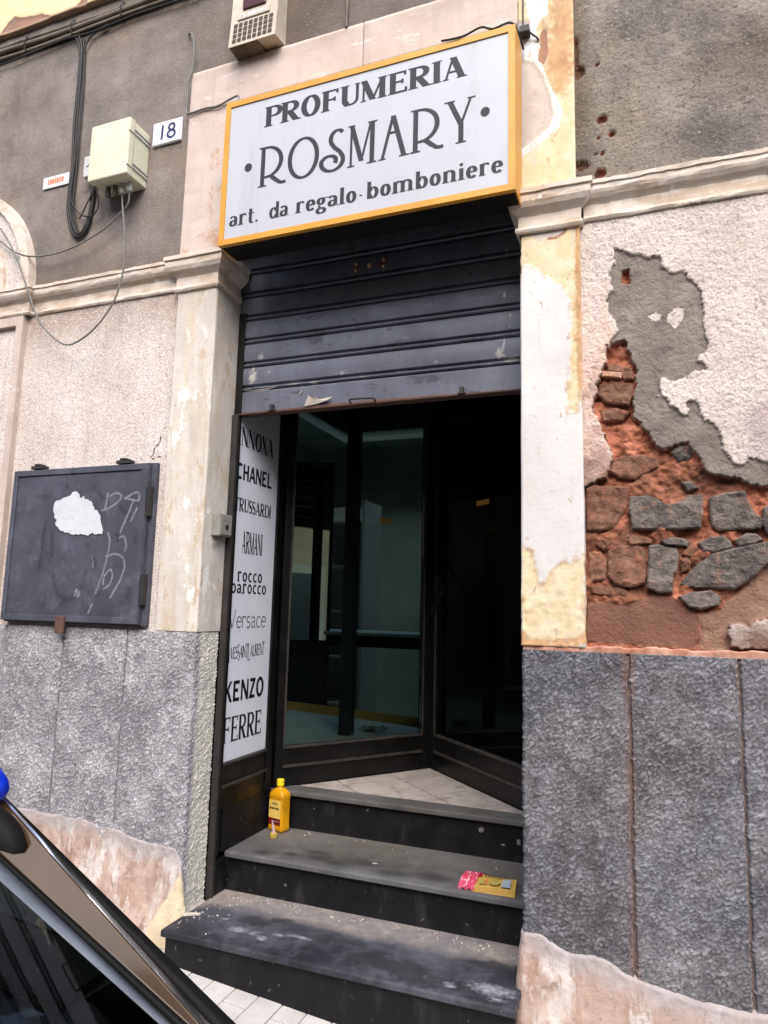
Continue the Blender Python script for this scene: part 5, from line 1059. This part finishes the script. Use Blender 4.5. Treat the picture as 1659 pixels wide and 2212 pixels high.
tag(MB().tube(spline([(-.94, -.004, 3.66), (-.945, -.006, 3.45), (-.90, -.008, 3.36), (-.84, -.01, 3.31), (-.78, -.012, 3.30), (-.745, -.012, 3.34), (-.76, -.01, 3.42), (-.79, -.0, 3.46)], 6), .0035, 6).build('hanging_cable', M['cable_black'], loc=(-.85, 0, 3.3), smooth=True), 'thin loose black wire curling under the small grey box', 'cable', 'cables hanging beside the junction box')
tag(MB().tube(spline([(-.87, -.006, 3.30), (-.83, -.012, 3.36), (-.79, -.012, 3.44), (-.80, -.006, 3.5)], 6), .004, 6).build('hanging_cable', M['cable_black'], loc=(-.83, 0, 3.35), smooth=True), 'short black wire crossing inside the cable loop', 'cable', 'cables hanging beside the junction box')
tag(MB().tube(spline([(.0 + x, .0, z) for x, z in ((-.96, 4.28), (-.93, 4.36), (-.86, 4.40), (-.80, 4.412))], 6), .005, 6).build('hanging_cable', M['cable_black'], loc=(-.9, 0, 4.3), smooth=True), 'short black cable forking from the bundle up to the conduits', 'cable', 'cables hanging beside the junction box')
w1 = [(-.515, -.05, 3.352), (-.52, -.045, 3.30), (-.56, -.035, 3.27), (-.693, -.03, 3.188), (-.913, -.03, 3.124), (-1.118, -.03, 3.124), (-1.257, -.03, 3.166), (-1.357, -.04, 3.233), (-1.7, -.05, 3.5), (-2.2, -.05, 3.9), (-2.6, .0, 4.38)]
tag(MB().tube(spline(w1, 6), .0045, 7).build('drooping_wire', M['cable_grey'], loc=(-.9, -.03, 3.12), smooth=True), 'grey wire swinging left from the junction box towards the arch', 'cable')
w2 = [(-.56, -.05, 3.352), (-.55, -.05, 3.28), (-.515, -.055, 3.10), (-.505, -.06, 2.93), (-.545, -.06, 2.785), (-.635, -.06, 2.672), (-.74, -.06, 2.607), (-.823, -.06, 2.594), (-.91, -.06, 2.640), (-1.017, -.06, 2.740), (-1.084, -.06, 2.856), (-1.157, -.06, 2.997), (-1.23, -.06, 3.132), (-1.327, -.06, 3.266), (-1.43, -.06, 3.37), (-1.9, -.05, 3.8), (-2.5, .0, 4.38)]
tag(MB().tube(spline(w2, 6), .0045, 7).build('drooping_wire', M['cable_grey'], loc=(-.82, -.06, 2.59), smooth=True), 'long grey wire drooping in a deep loop over the pink stucco', 'cable')
w3 = [(-.273, .014, 4.195), (-.25, -.004, 4.19), (-.228, -.008, 4.151), (-.214, -.01, 4.067), (-.216, -.01, 3.97), (-.236, -.008, 3.90), (-.238, -.008, 3.80), (-.234, -.010, 3.738)]
tag(MB().tube(spline(w3 + [(-.20, -.012, 3.730), (-.12, -.010, 3.735), (-.05, -.012, 3.728), (.04, -.02, 3.742), (.10, -.06, 3.70), (.115, -.10, 3.60)], 6), .0048, 7).build('surround_wire', M['cable_grey'], loc=(-.23, -.01, 3.73), smooth=True), 'grey wire running down the corner of the surround to the sign', 'cable')
tag(MB().tube(spline([(.612, .012, 5.1), (.611, .010, 4.4), (.613, .006, 4.1), (.616, -.002, 3.97), (.617, -.002, 3.958)], 6), .0065, 7).build('surround_wire', M['conduit'], loc=(.61, 0, 3.96), smooth=True), 'grey wire coming down the dark wall to the lintel right of the siren', 'cable')
# alarm siren
sr = empty('alarm_siren', (.165, .02, 3.97), 'ivory alarm siren box with square grille above the lintel', 'siren')
MB().prism([(.022, 3.978), (-.078, 3.958), (-.066, 4.10), (-.055, 4.36), (-.03, 4.39), (.022, 4.39)], 'x', .036, .289).build('case', M['siren'], sr)
box('underside', M['siren_under'], sr, .040, .191, -.07, .02, 3.9555, 3.9615, 0)
for i in range(8):
    for j in range(4):
        z = 3.975 + j * .0285; yf = -.0792 + (z - 3.958) / .142 * .012
        MB().add([(.056 + i * .0275, yf - .0008, z), (.077 + i * .0275, yf - .0008, z), (.077 + i * .0275, yf - .0008 + .0018, z + .0215), (.056 + i * .0275, yf - .0008 + .0018, z + .0215)], [(0, 1, 2, 3)]).build('grille_hole', M['siren_hole'], sr)
nmp = box('name_strip', M['siren'], sr, .075, .25, -.0725, -.06, 4.098, 4.128, .001); lettering('lettering', 'ELKRON', (.085, -.0727, 4.104), RX, UZ, .018, .15, M['white_enamel'], nmp, T=.2, t=.16, sf=0)
box('strobe_window', M['strobe'], sr, .10, .225, -.072, -.05, 4.15, 4.22, .004)
# metal hatch with a torn paper
HT = empty('metal_hatch', (-.69, .0, 1.235), 'dark steel wall hatch with scratches, chalk marks and a torn white paper', 'hatch')
box('frame', M['hatch'], HT, -1.124, -.268, -.004, .03, 1.236, 1.983, .003)
hx0, hx1, hz0, hz1 = -1.118, -.292, 1.243, 1.978
def st(pts): return lambda X, Z: polydist(X, Z, [(int(a * 1000), int(b * 1000)) for a, b in pts])
ch_l = [[(-.51, 1.83), (-.47, 1.845), (-.44, 1.83), (-.46, 1.80), (-.52, 1.77), (-.55, 1.765)], [(-.52, 1.845), (-.53, 1.77)], [(-.42, 1.815), (-.35, 1.845), (-.335, 1.81), (-.36, 1.805), (-.42, 1.82)], [(-.365, 1.81), (-.43, 1.66)], [(-.345, 1.77), (-.375, 1.71)], [(-.50, 1.66), (-.485, 1.60), (-.51, 1.48), (-.545, 1.38)], [(-.50, 1.55), (-.44, 1.56), (-.395, 1.53), (-.40, 1.46), (-.46, 1.36)], [(-.43, 1.635), (-.405, 1.64), (-.39, 1.60), (-.395, 1.575)], [(-.50, 1.40), (-.47, 1.42), (-.455, 1.46), (-.47, 1.49), (-.50, 1.46), (-.505, 1.42)], [(-.585, 1.55), (-.57, 1.50)], [(-.56, 1.33), (-.58, 1.29)], [(-.665, 1.365), (-.665, 1.39), (-.652, 1.39), (-.655, 1.378), (-.645, 1.365)], [(-.64, 1.388), (-.642, 1.368), (-.652, 1.362)]]
def chalk(X, Z):
    d = np.full(X.shape, 9.)
    for q in ch_l: d = np.minimum(d, st([(p.x, p.y) for p in spline([(k[0], k[1], 0) for k in q], 4)])(X, Z))
    return d
sc_l = [[(-.95, 1.84), (-.88, 1.84)], [(-.89, 1.70), (-.90, 1.50)], [(-.84, 1.66), (-.83, 1.55)], [(-.44, 1.78), (-.38, 1.72)], [(-.78, 1.96), (-.77, 1.88)], [(-.58, 1.38), (-.53, 1.38)], [(-.81, 1.46), (-.78, 1.38), (-.72, 1.34), (-.66, 1.36), (-.62, 1.42), (-.61, 1.48)], [(-.45, 1.65), (-.42, 1.60)], [(-.35, 1.40), (-.36, 1.36)], [(-.60, 1.88), (-.55, 1.82)]]
def scr(X, Z):
    d = np.full(X.shape, 9.)
    for q in sc_l: d = np.minimum(d, st(q)(X, Z))
    return d
dp = sweep('door', [(hx0, -.006), (hx0, -.024), (hx0 + .002, -.026), (hx1 - .002, -.026), (hx1, -.024), (hx1, -.006)], hz0, hz1, .0055, M['hatch'], HT, lambda X, Z, S, Y: -.002 * (sst(.004, .002, np.abs(Z - 1.948)) * (X < -.33) * (X > -1.09) + sst(.003, .001, np.abs(X + .905)) * (Z > 1.42) * (Z < 1.72)) + .002 * fbm(X, Z, 4, 2, 3),
    dict(chalk=lambda X, Z, S, Y: np.clip(.9 - chalk(X, Z) / .0075, 0, 1), scrape=lambda X, Z, S, Y: np.clip(1 - scr(X, Z) / .022, 0, 1), dark_tone=lambda X, Z, S, Y: np.clip(.25 + .9 * fbm(X, Z, 5, 4, 4) + .3 * sst(1.45, 1.3, Z) + .35 * sst(.12, .0, np.hypot(X + .62, (Z - 1.87) * .7)), 0, 1)), top=.0, bottom=.0)
for a, b in (((hx0 + .002, hx0 + .03), (hz0 + .03, hz1 - .03)), ((hx1 - .035, hx1 - .002), (hz0 + .03, hz1 - .03)), ((hx0 + .002, hx1 - .002), (hz0 + .002, hz0 + .03)), ((hx0 + .002, hx1 - .002), (hz1 - .03, hz1 - .002))):
    box('edge_bar', M['hatch'], HT, a[0], a[1], -.0325, -.0265, b[0], b[1], .002)
for a in (-.965, -.437): box('hinge', M['iron'], HT, a - .04, a + .04, -.036, .0, 1.981, 1.997, .002); box('hinge', M['iron'], HT, a - .018, a + .018, -.038, .0, 1.9975, 2.006, .002)
for a in (1.80, 1.40): box('hinge', M['iron'], HT, -.289, -.272, -.034, -.004, a - .07, a + .07, .003)
box('latch_tab', M['rusty'], HT, -.757, -.703, -.042, -.033, 1.192, 1.270, .002)
PAP = [(-720, 1861), (-745, 1842), (-790, 1828), (-835, 1812), (-845, 1790), (-838, 1760), (-830, 1734), (-815, 1728), (-822, 1705), (-798, 1680), (-770, 1668), (-745, 1664), (-702, 1651), (-660, 1656), (-615, 1648), (-590, 1658), (-560, 1650), (-531, 1653), (-528, 1672), (-540, 1700), (-552, 1735), (-570, 1760), (-590, 1770), (-600, 1795), (-618, 1812), (-640, 1818), (-660, 1832), (-683, 1829), (-695, 1850)]
pj = []
for (a, b), (c, d) in zip(PAP, PAP[1:] + PAP[:1]):
    for k in range(3): pj.append(((a + (c - a) * k / 3) / 1000 + random.uniform(-.004, .004), (b + (d - b) * k / 3) / 1000 + random.uniform(-.004, .004)))
tag(MB().prism(pj, 'y', -.0300, -.0290).build('torn_paper', M['paper'], loc=(-.69, -.029, 1.65)), 'torn scrap of white paper pasted on the dark metal hatch', 'paper')
# key switch on the jamb
kb = empty('key_switch_box', (.03, .12, 1.64), 'small grey key switch box on the inner face of the pilaster', 'switch box')
box('case', M['keybox'], kb, -.005, .045, .066, .16, 1.648, 1.748, .004); box('face', M['keybox'], kb, .0452, .049, .072, .155, 1.654, 1.742, .002)
fc = COL.objects[-1]
o = MB().lathe([(.012, 0), (.012, .004), (.006, .006)], (0, 0, 0), 14).build('lock', M['iron'], kb, local=True); o.rotation_euler = (0, math.pi / 2, 0); o.location = Vector((.049, .115, 1.692)) - kb.location
for q in range(7): box('engraving', M['iron'], fc, .0492, .0496, .088 + q * .008, .093 + q * .008, 1.716, 1.719, 0)
tag(MB().tube([(.03, .11, 1.649), (.02, .10, 1.63), (.012, .07, 1.61)], .004, 6).build('switch_lead', M['cable_grey'], loc=(.02, .1, 1.62)), 'short lead below the grey key switch box', 'cable')

# ================================================================== THINGS ON THE STEPS
BT = empty('oil_bottle', (.108, .615, .2545), 'yellow plastic oil bottle with a yellow cap standing on the middle step', 'bottle', rot=(0, 0, math.radians(-14.5)))
def rrect(hx, hy, r, n=4):
    out = []
    for cx, cy, a0 in ((hx - r, hy - r, 0), (-hx + r, hy - r, 90), (-hx + r, -hy + r, 180), (hx - r, -hy + r, 270)):
        for i in range(n + 1):
            a = math.radians(a0 + 90 * i / n); out.append((cx + r * math.cos(a), cy + r * math.sin(a)))
    return out
def loft(secs):
    V = []; F = []; n = len(secs[0][0])
    for poly, z in secs: V += [(p[0], p[1], z) for p in poly]
    for s in range(len(secs) - 1):
        for i in range(n): F.append((s * n + i, s * n + (i + 1) % n, (s + 1) * n + (i + 1) % n, (s + 1) * n + i))
    F += [tuple(range(n))[::-1], tuple((len(secs) - 1) * n + i for i in range(n))]
    return V, F
V, F = loft([(rrect(.040, .026, .012), 0), (rrect(.046, .031, .012), .006), (rrect(.047, .032, .012), .02), (rrect(.0455, .0305, .011), .028), (rrect(.0455, .0305, .011), .150), (rrect(.047, .032, .012), .158), (rrect(.047, .032, .012), .170), (rrect(.043, .029, .012), .180), (rrect(.028, .022, .012), .195), (rrect(.0155, .0155, .0154), .203), (rrect(.0145, .0145, .0144), .212)])
mesh_obj('body', V, F, M['bottle'], BT, local=True, smooth=True)
MB().lathe([(.0175, .2105), (.0185, .213), (.0185, .236), (.017, .241), (.008, .2425)], (0, 0, 0), 18).build('cap', M['bottle_cap'], BT, local=True, smooth=False)
lab = MB().box(-.040, .036, -.0318, -.031, .064, .148).build('label', M['label_cream'], BT, local=True); MB().box(-.040, .036, -.0318, -.031, .034, .0632).build('label_band', M['label_red'], BT, local=True)
def loc_letter(*a, **k):
    o = lettering(*a, **k); return o
o = lettering('lettering', 'BARDAHL', (-.034, -.0318, .104), RX, UZ, .011, .064, M['ink_black'], None, T=.26, t=.18, sf=0); o.parent = lab
mb = MB()
for q in range(6): mb.add([(-.022 + q * .007, -.0323, .124), (-.019 + q * .007, -.0323, .124), (-.014 + q * .006, -.0323, .140 - abs(q - 2.5) * .002), (-.017 + q * .006, -.0323, .140 - abs(q - 2.5) * .002)], [(0, 1, 2, 3)])
mb.build('logo', M['ink_black'], lab, local=True)
o = MB().box(.0, .028, -.0324, -.0322, .05, .0515).build('label_text', M['card_white'], BT, local=True)
cp = empty('bottle_spout', (.140, .512, .254), 'dull yellow cap with a slim spout standing in front of the oil bottle', 'cap')
MB().lathe([(.017, .0), (.0185, .003), (.018, .020), (.014, .022)], (.140, .512, .254), 18).build('cap', M['tan_cap'], cp)
MB().tube([(.140, .512, .274), (.134, .514, .300), (.128, .516, .322), (.126, .517, .330)], [.009, .006, .004, .006], 9).build('spout', M['spout'], cp)
PK = empty('flattened_packet', (1.21, .36, .2545), 'crushed yellow and pink cardboard packet on the middle step near its right end', 'packet')
def quad2(a, b, c, d, z0, z1, nx=10, ny=4, seed=0, lift=.006):
    V = []; F = []
    for k, zz in ((0, z1), (1, z0)):
        for i in range(nx + 1):
            for j in range(ny + 1):
                u, v = i / nx, j / ny
                p = (np.array(a) * (1 - u) + np.array(b) * u) * (1 - v) + (np.array(d) * (1 - u) + np.array(c) * u) * v
                V.append((p[0], p[1], zz + (lift * float(fbm(np.array([p[0]]), np.array([p[1]]), 14, 2, seed)[0]) if k == 0 else 0)))
    m = ny + 1; off = (nx + 1) * m
    for i in range(nx):
        for j in range(ny):
            q = i * m + j; F.append((q, q + m, q + m + 1, q + 1)); F.append((off + q, off + q + 1, off + q + m + 1, off + q + m))
    rim = [i * m for i in range(nx + 1)] + [nx * m + j for j in range(1, m)] + [i * m + ny for i in range(nx - 1, -1, -1)] + [j for j in range(ny - 1, 0, -1)]
    for p, q in zip(rim, rim[1:] + rim[:1]): F.append((p, off + p, off + q, q))
    return V, F
V, F = quad2((1.160, .294), (1.322, .300), (1.305, .428), (1.150, .428), .2545, .271, 12, 6, 2); yb = mesh_obj('carton', V, F, M['pack_yellow'], PK)
V, F = quad2((1.158, .284), (1.322, .289), (1.322, .294), (1.159, .288), .2545, .258, 6, 1, 3, .001); mesh_obj('lower_flap', V, F, M['pack_yellow'], PK)
fo = MB()
for q in range(5): fo.tube(spline([(1.106 + q * .0125, .285 + .004 * (q % 2), .262 + .006 * (q % 2)), (1.103 + q * .0125, .35, .270 + .005 * ((q + 1) % 2)), (1.100 + q * .0125, .432, .268)], 4), .0085, 8)
fo.build('foil_flap', M['pack_pink'], PK)
def mark(name, pts, mat): 
    mesh_obj(name, [(p[0], p[1], .2785) for p in pts], [tuple(range(len(pts)))], mat, yb)
mark('print', [(1.158, .392), (1.172, .392), (1.168, .424), (1.156, .424)], M['pack_red']); mark('print', [(1.264, .31), (1.300, .312), (1.290, .395), (1.258, .392)], M['pack_blue'])
mark('print', [(1.232 + .024 * math.cos(a * .5), .345 + .030 * math.sin(a * .5)) for a in range(12)], M['pack_olive']); mark('print', [(1.178, .31), (1.196, .31), (1.188, .365), (1.174, .36)], M['pack_olive']); mark('print', [(1.199, .308), (1.207, .308), (1.200, .372), (1.193, .37)], M['pack_orange'])
for q in range(8): mark('print', [(1.182 + q * .0125, .396), (1.187 + q * .0125, .396), (1.186 + q * .0125, .416), (1.181 + q * .0125, .416)], M['ink_black'])
# plaster chips swept into the corners
rr = random.Random(8); chip = None
db = MB()
for q in range(150):
    k = rr.random()
    if k < .55: x, y, z = rr.uniform(.05, 1.38), .265 - abs(rr.gauss(0, .04)), .0870
    elif k < .75: x, y, z = rr.uniform(.04, .22), rr.uniform(-.12, .22), .0870
    elif k < .9: x, y, z = rr.uniform(.06, 1.38), .66 - abs(rr.gauss(0, .06)), .2555
    else: x, y, z = rr.uniform(.1, 1.2), -.14 - abs(rr.gauss(0, .05)), None
    if z is None: z = gz(x) + .002
    s = rr.uniform(.0015, .0045) * (1.6 if k < .02 else 1)
    vs = [(x + s * rr.uniform(.5, 1.3) * math.cos(a + rr.uniform(-.3, .3)), y + s * rr.uniform(.5, 1.3) * math.sin(a), z - .001) for a in (0, 1.57, 3.14, 4.71)] + [(x, y, z + s * .8)]
    db.add(vs, [(0, 1, 4), (1, 2, 4), (2, 3, 4), (3, 0, 4)])
d_ = tag(db.build('plaster_debris', M['debris'], loc=(.6, .2, .04)), 'crumbs of white plaster scattered over the dark steps', 'debris'); d_['kind'] = 'stuff'
V, F = quad2((.035, -.02), (.09, .015), (.09, .028), (.03, .005), .0870, .0915, 4, 2, 5, .006); tag(mesh_obj('plaster_flake', V, F, M['debris'], loc=(.02, .04, .0870)), 'curled white plaster flake lying at the left corner of the lowest step', 'flake')

# ================================================================== PARKED CAR
CAR = empty('parked_car', (.9, -2.48, -.3085), 'parked car with black windscreen pillar, bright trim strip and blue door mirror', 'car', rot=(0, math.atan(.085), 0))
def cobj(mb, name, mat, parent=None, smooth=False): return mb.build(name, M[mat], parent or CAR, smooth=smooth, local=True)
STN = [(-2.02, .70, .70), (-1.98, .86, .76), (-1.85, .96, .81), (-1.4, .985, .835), (-.6, .985, .84), (.2, .985, .84), (.62, .985, .84), (.95, .95, .83), (1.3, .90, .80), (1.55, .83, .74), (1.68, .70, .66), (1.72, .55, .60)]
V = []; F = []; n = 13
for X, zt, w in STN:
    half = [(w * .86, .20), (w * .97, .30), (w, .50), (w * 1.0, .70 if zt > .75 else zt * .8), (w * .965, zt - .05), (w * .87, zt), (0, zt + .015)]
    V += [(X, y, z) for y, z in half] + [(X, -y, z) for y, z in half[-2::-1]]
for s in range(len(STN) - 1):
    for i in range(n - 1): F.append((s * n + i, s * n + i + 1, (s + 1) * n + i + 1, (s + 1) * n + i))
F += [tuple(range(n)), tuple((len(STN) - 1) * n + i for i in range(n))[::-1]]
body = mesh_obj('body', V, F, M['car_paint'], CAR, smooth=True, local=True)
LN = dict(ot=((-.113, .79, 1.324), (.138, .79, 1.217)), ob=((-.107, .78, 1.324), (.150, .78, 1.198)), cb=((-.101, .775, 1.325), (.155, .775, 1.195)), st=((-.05, .72, 1.284), (.204, .72, 1.194)), sb=((-.043, .715, 1.279), (.209, .715, 1.186)), gl=((-.011, .69, 1.269), (.231, .69, 1.188)))
def on(line, X, s=1):
    a, b = LN[line]; t = (X - a[0]) / (b[0] - a[0]); return (X, s * (a[1] + (b[1] - a[1]) * t), a[2] + (b[2] - a[2]) * t)
XS = np.linspace(-.42, .66, 14)
for s in (1, -1):
    def strip(name, rows, mat, lift=(0, 0), par=None, smooth=True):
        V = []; m = len(rows)
        for X in XS:
            for r, (l, dx, dz) in enumerate(rows):
                p = on(l, X + dx, s); V.append((p[0], p[1], p[2] + dz))
        F = [(i * m + j, (i + 1) * m + j, (i + 1) * m + j + 1, i * m + j + 1) for i in range(len(XS) - 1) for j in range(m - 1)]
        if s < 0: F = [f[::-1] for f in F]
        return mesh_obj(name, V, F, M[mat], par or CAR, smooth=smooth, local=True)
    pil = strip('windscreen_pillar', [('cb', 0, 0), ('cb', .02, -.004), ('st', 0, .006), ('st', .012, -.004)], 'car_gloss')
    strip('door_seal', [('ot', -.01, -.05), ('ot', 0, -.003), ('ot', .001, 0), ('ob', 0, .002), ('ob', .004, -.004)], 'car_black', par=pil)
    strip('trim_strip', [('ob', 0, -.003), ('ob', .002, .003), ('ob', .004, .003), ('cb', .002, -.003)], 'chrome', par=pil)
    strip('rubber_seal', [('st', .010, -.002), ('st', .011, .003), ('sb', .0, .003), ('sb', .006, -.004)], 'car_black', par=pil)
    strip('glass_edge', [('sb', .002, -.001), ('sb', .006, 0), ('gl', -.006, 0), ('gl', 0, -.001)], 'car_grey', par=pil)
# windscreen between the two pillars
V = []; nu, nv = 14, 16
for X in np.linspace(-.42, .66, nu):
    for j in range(nv + 1):
        v = -1 + 2 * j / nv; p = on('gl', X, 1); V.append((X + .13 * (1 - v * v), p[1] * v, p[2] + .012 * (1 - v * v)))
F = [(i * (nv + 1) + j, (i + 1) * (nv + 1) + j, (i + 1) * (nv + 1) + j + 1, i * (nv + 1) + j + 1) for i in range(nu - 1) for j in range(nv)]
mesh_obj('windscreen', V, F, M['car_glass'], CAR, smooth=True, local=True)
cobj(MB().prism([(-.05, .98), (.70, 1.0), (.66, 1.025), (.35, 1.07), (.05, 1.06)], 'y', -.67, .67), 'dashboard', 'dash')
cobj(MB().box(-1.8, -.05, -.72, .72, .99, 1.005), 'cabin_lining', 'car_black')
mb = MB(); rx = np.linspace(-.45, -1.75, 8)
V = []; F = []
for i, X in enumerate(rx):
    zt = 1.415 + .06 * math.sin(math.pi * (i + .7) / 9) - (.10 * max(0, i - 5))
    for y, dz in ((-.80, -.115), (-.74, -.035), (-.6, 0), (0, .02), (.6, 0), (.74, -.035), (.80, -.115)): V.append((X, y, zt + dz))
for i in range(7):
    for j in range(6): F.append((i * 7 + j, i * 7 + j + 1, (i + 1) * 7 + j + 1, (i + 1) * 7 + j))
mesh_obj('roof', V, F, M['car_paint'], CAR, smooth=True, local=True)
for s in (1, -1):
    for xa, xb, ta, tb in ((.55, -.45, .35, -.38), (-.50, -1.15, -.44, -1.10), (-1.2, -1.75, -1.15, -1.6)):
        w = MB().add([(xa, s * .80, .985), (xb, s * .80, .985), (tb, s * .792, 1.30 if xa < .5 else 1.36), (ta, s * .785, 1.30 if xa < .5 else 1.12)], [(0, 1, 2, 3) if s > 0 else (3, 2, 1, 0)]); cobj(w, 'side_window', 'car_glass')
    for xb in (-.475, -1.175): cobj(MB().box(xb - .03, xb + .03, s * .79 - .01, s * .79 + .01, .98, 1.33), 'door_post', 'car_black')
    mr = MB(); n1, n2 = 14, 10
    V = [((-.205) + .103 * math.cos(2 * math.pi * i / n1) * math.sin(math.pi * j / n2), s * (.755 + .05 * math.sin(2 * math.pi * i / n1) * math.sin(math.pi * j / n2)), 1.352 + .043 * math.cos(math.pi * j / n2)) for j in range(n2 + 1) for i in range(n1)]
    F = [(j * n1 + i, j * n1 + (i + 1) % n1, (j + 1) * n1 + (i + 1) % n1, (j + 1) * n1 + i) for j in range(n2) for i in range(n1)]
    mir = mesh_obj('door_mirror', V, F, M['mirror_blue'], CAR, smooth=True, local=True)
    if s > 0: mir['label'] = 'bright blue door mirror on a black foot'
    V = [((-.092) + .066 * math.cos(2 * math.pi * i / n1) * math.sin(math.pi * j / n2), s * (.742 + .03 * math.sin(2 * math.pi * i / n1) * math.sin(math.pi * j / n2)), 1.290 + .046 * math.cos(math.pi * j / n2) - .25 * (.066 * math.cos(2 * math.pi * i / n1) * math.sin(math.pi * j / n2))) for j in range(n2 + 1) for i in range(n1)]
    mesh_obj('mirror_foot', V, F, M['car_black'], mir, smooth=True, local=True)
    for X in (-1.35, 1.05):
        tw = MB().lathe([(.20, -.09), (.28, -.10), (.305, -.08), (.31, 0), (.305, .08), (.28, .10), (.20, .09)], (0, 0, 0), 28); tw.v = [(X + a, s * .765 + c * s, .31 + b) for a, b, c in tw.v]
        wh = cobj(tw, 'wheel', 'tyre', smooth=True); rm = MB().lathe([(.02, .095), (.06, .098), (.19, .085), (.2, .07)], (0, 0, 0), 20); rm.v = [(X + a, s * .765 + c * s, .31 + b) for a, b, c in rm.v]; cobj(rm, 'rim', 'rim', wh)
    cobj(MB().box(1.50, 1.72, s * .60 - .12, s * .60 + .10, .60, .74, .03), 'headlamp', 'headlamp')
cobj(MB().prism([(-1.9, .99), (-1.70, 1.36), (-1.72, 1.37), (-1.94, .99)], 'y', -.7, .7), 'rear_window', 'car_black')
for y in (-.36, .36): cobj(MB().box(-.65, -.15, y - .23, y + .23, .7, 1.02, .05).box(-.8, -.62, y - .22, y + .22, .7, 1.28, .05), 'seat', 'dash')

# ================================================================== ACROSS THE STREET
OB = empty('building_opposite', (0, -11, gz(0)), 'tan plaster building across the street with shuttered windows', 'building')
oy = -11.0
box('wall', M['opp_wall'], OB, -22, 24, oy - .6, oy, -2.5, 7.6, 0)
box('string_course', M['opp_trim'], OB, -22, 24, oy, oy + .12, 4.2, 4.5, .02); box('eaves', M['opp_trim'], OB, -22, 24, oy, oy + .45, 7.4, 7.8, .02)
for i in range(12):
    x = -19 + i * 3.4
    for z, hh in ((4.9, 2.1),):
        wd = box('window', M['opp_trim'], OB, x - .75, x + .75, oy, oy + .07, z - .15, z + hh + .2, .01)
        for q in (-1, 1): box('window_shutter', M['opp_shutter'], wd, x + (-.58 if q < 0 else .02), x + (-.02 if q < 0 else .58), oy + .071, oy + .10, z, z + hh, .005)
    g = gz(x)
    dr = box('doorway', M['opp_trim'], OB, x - 1.0, x + 1.0, oy, oy + .09, g, g + 3.3, .02); box('door', M['opp_shutter'] if i % 2 else M['opp_pane'], dr, x - .78, x + .78, oy + .091, oy + .11, g + .02, g + 3.05, 0)
    box('plinth_slab', M['kerb'], OB, x + 1.02, x + 2.38, oy, oy + .06, g - .25, g + .8, .01)
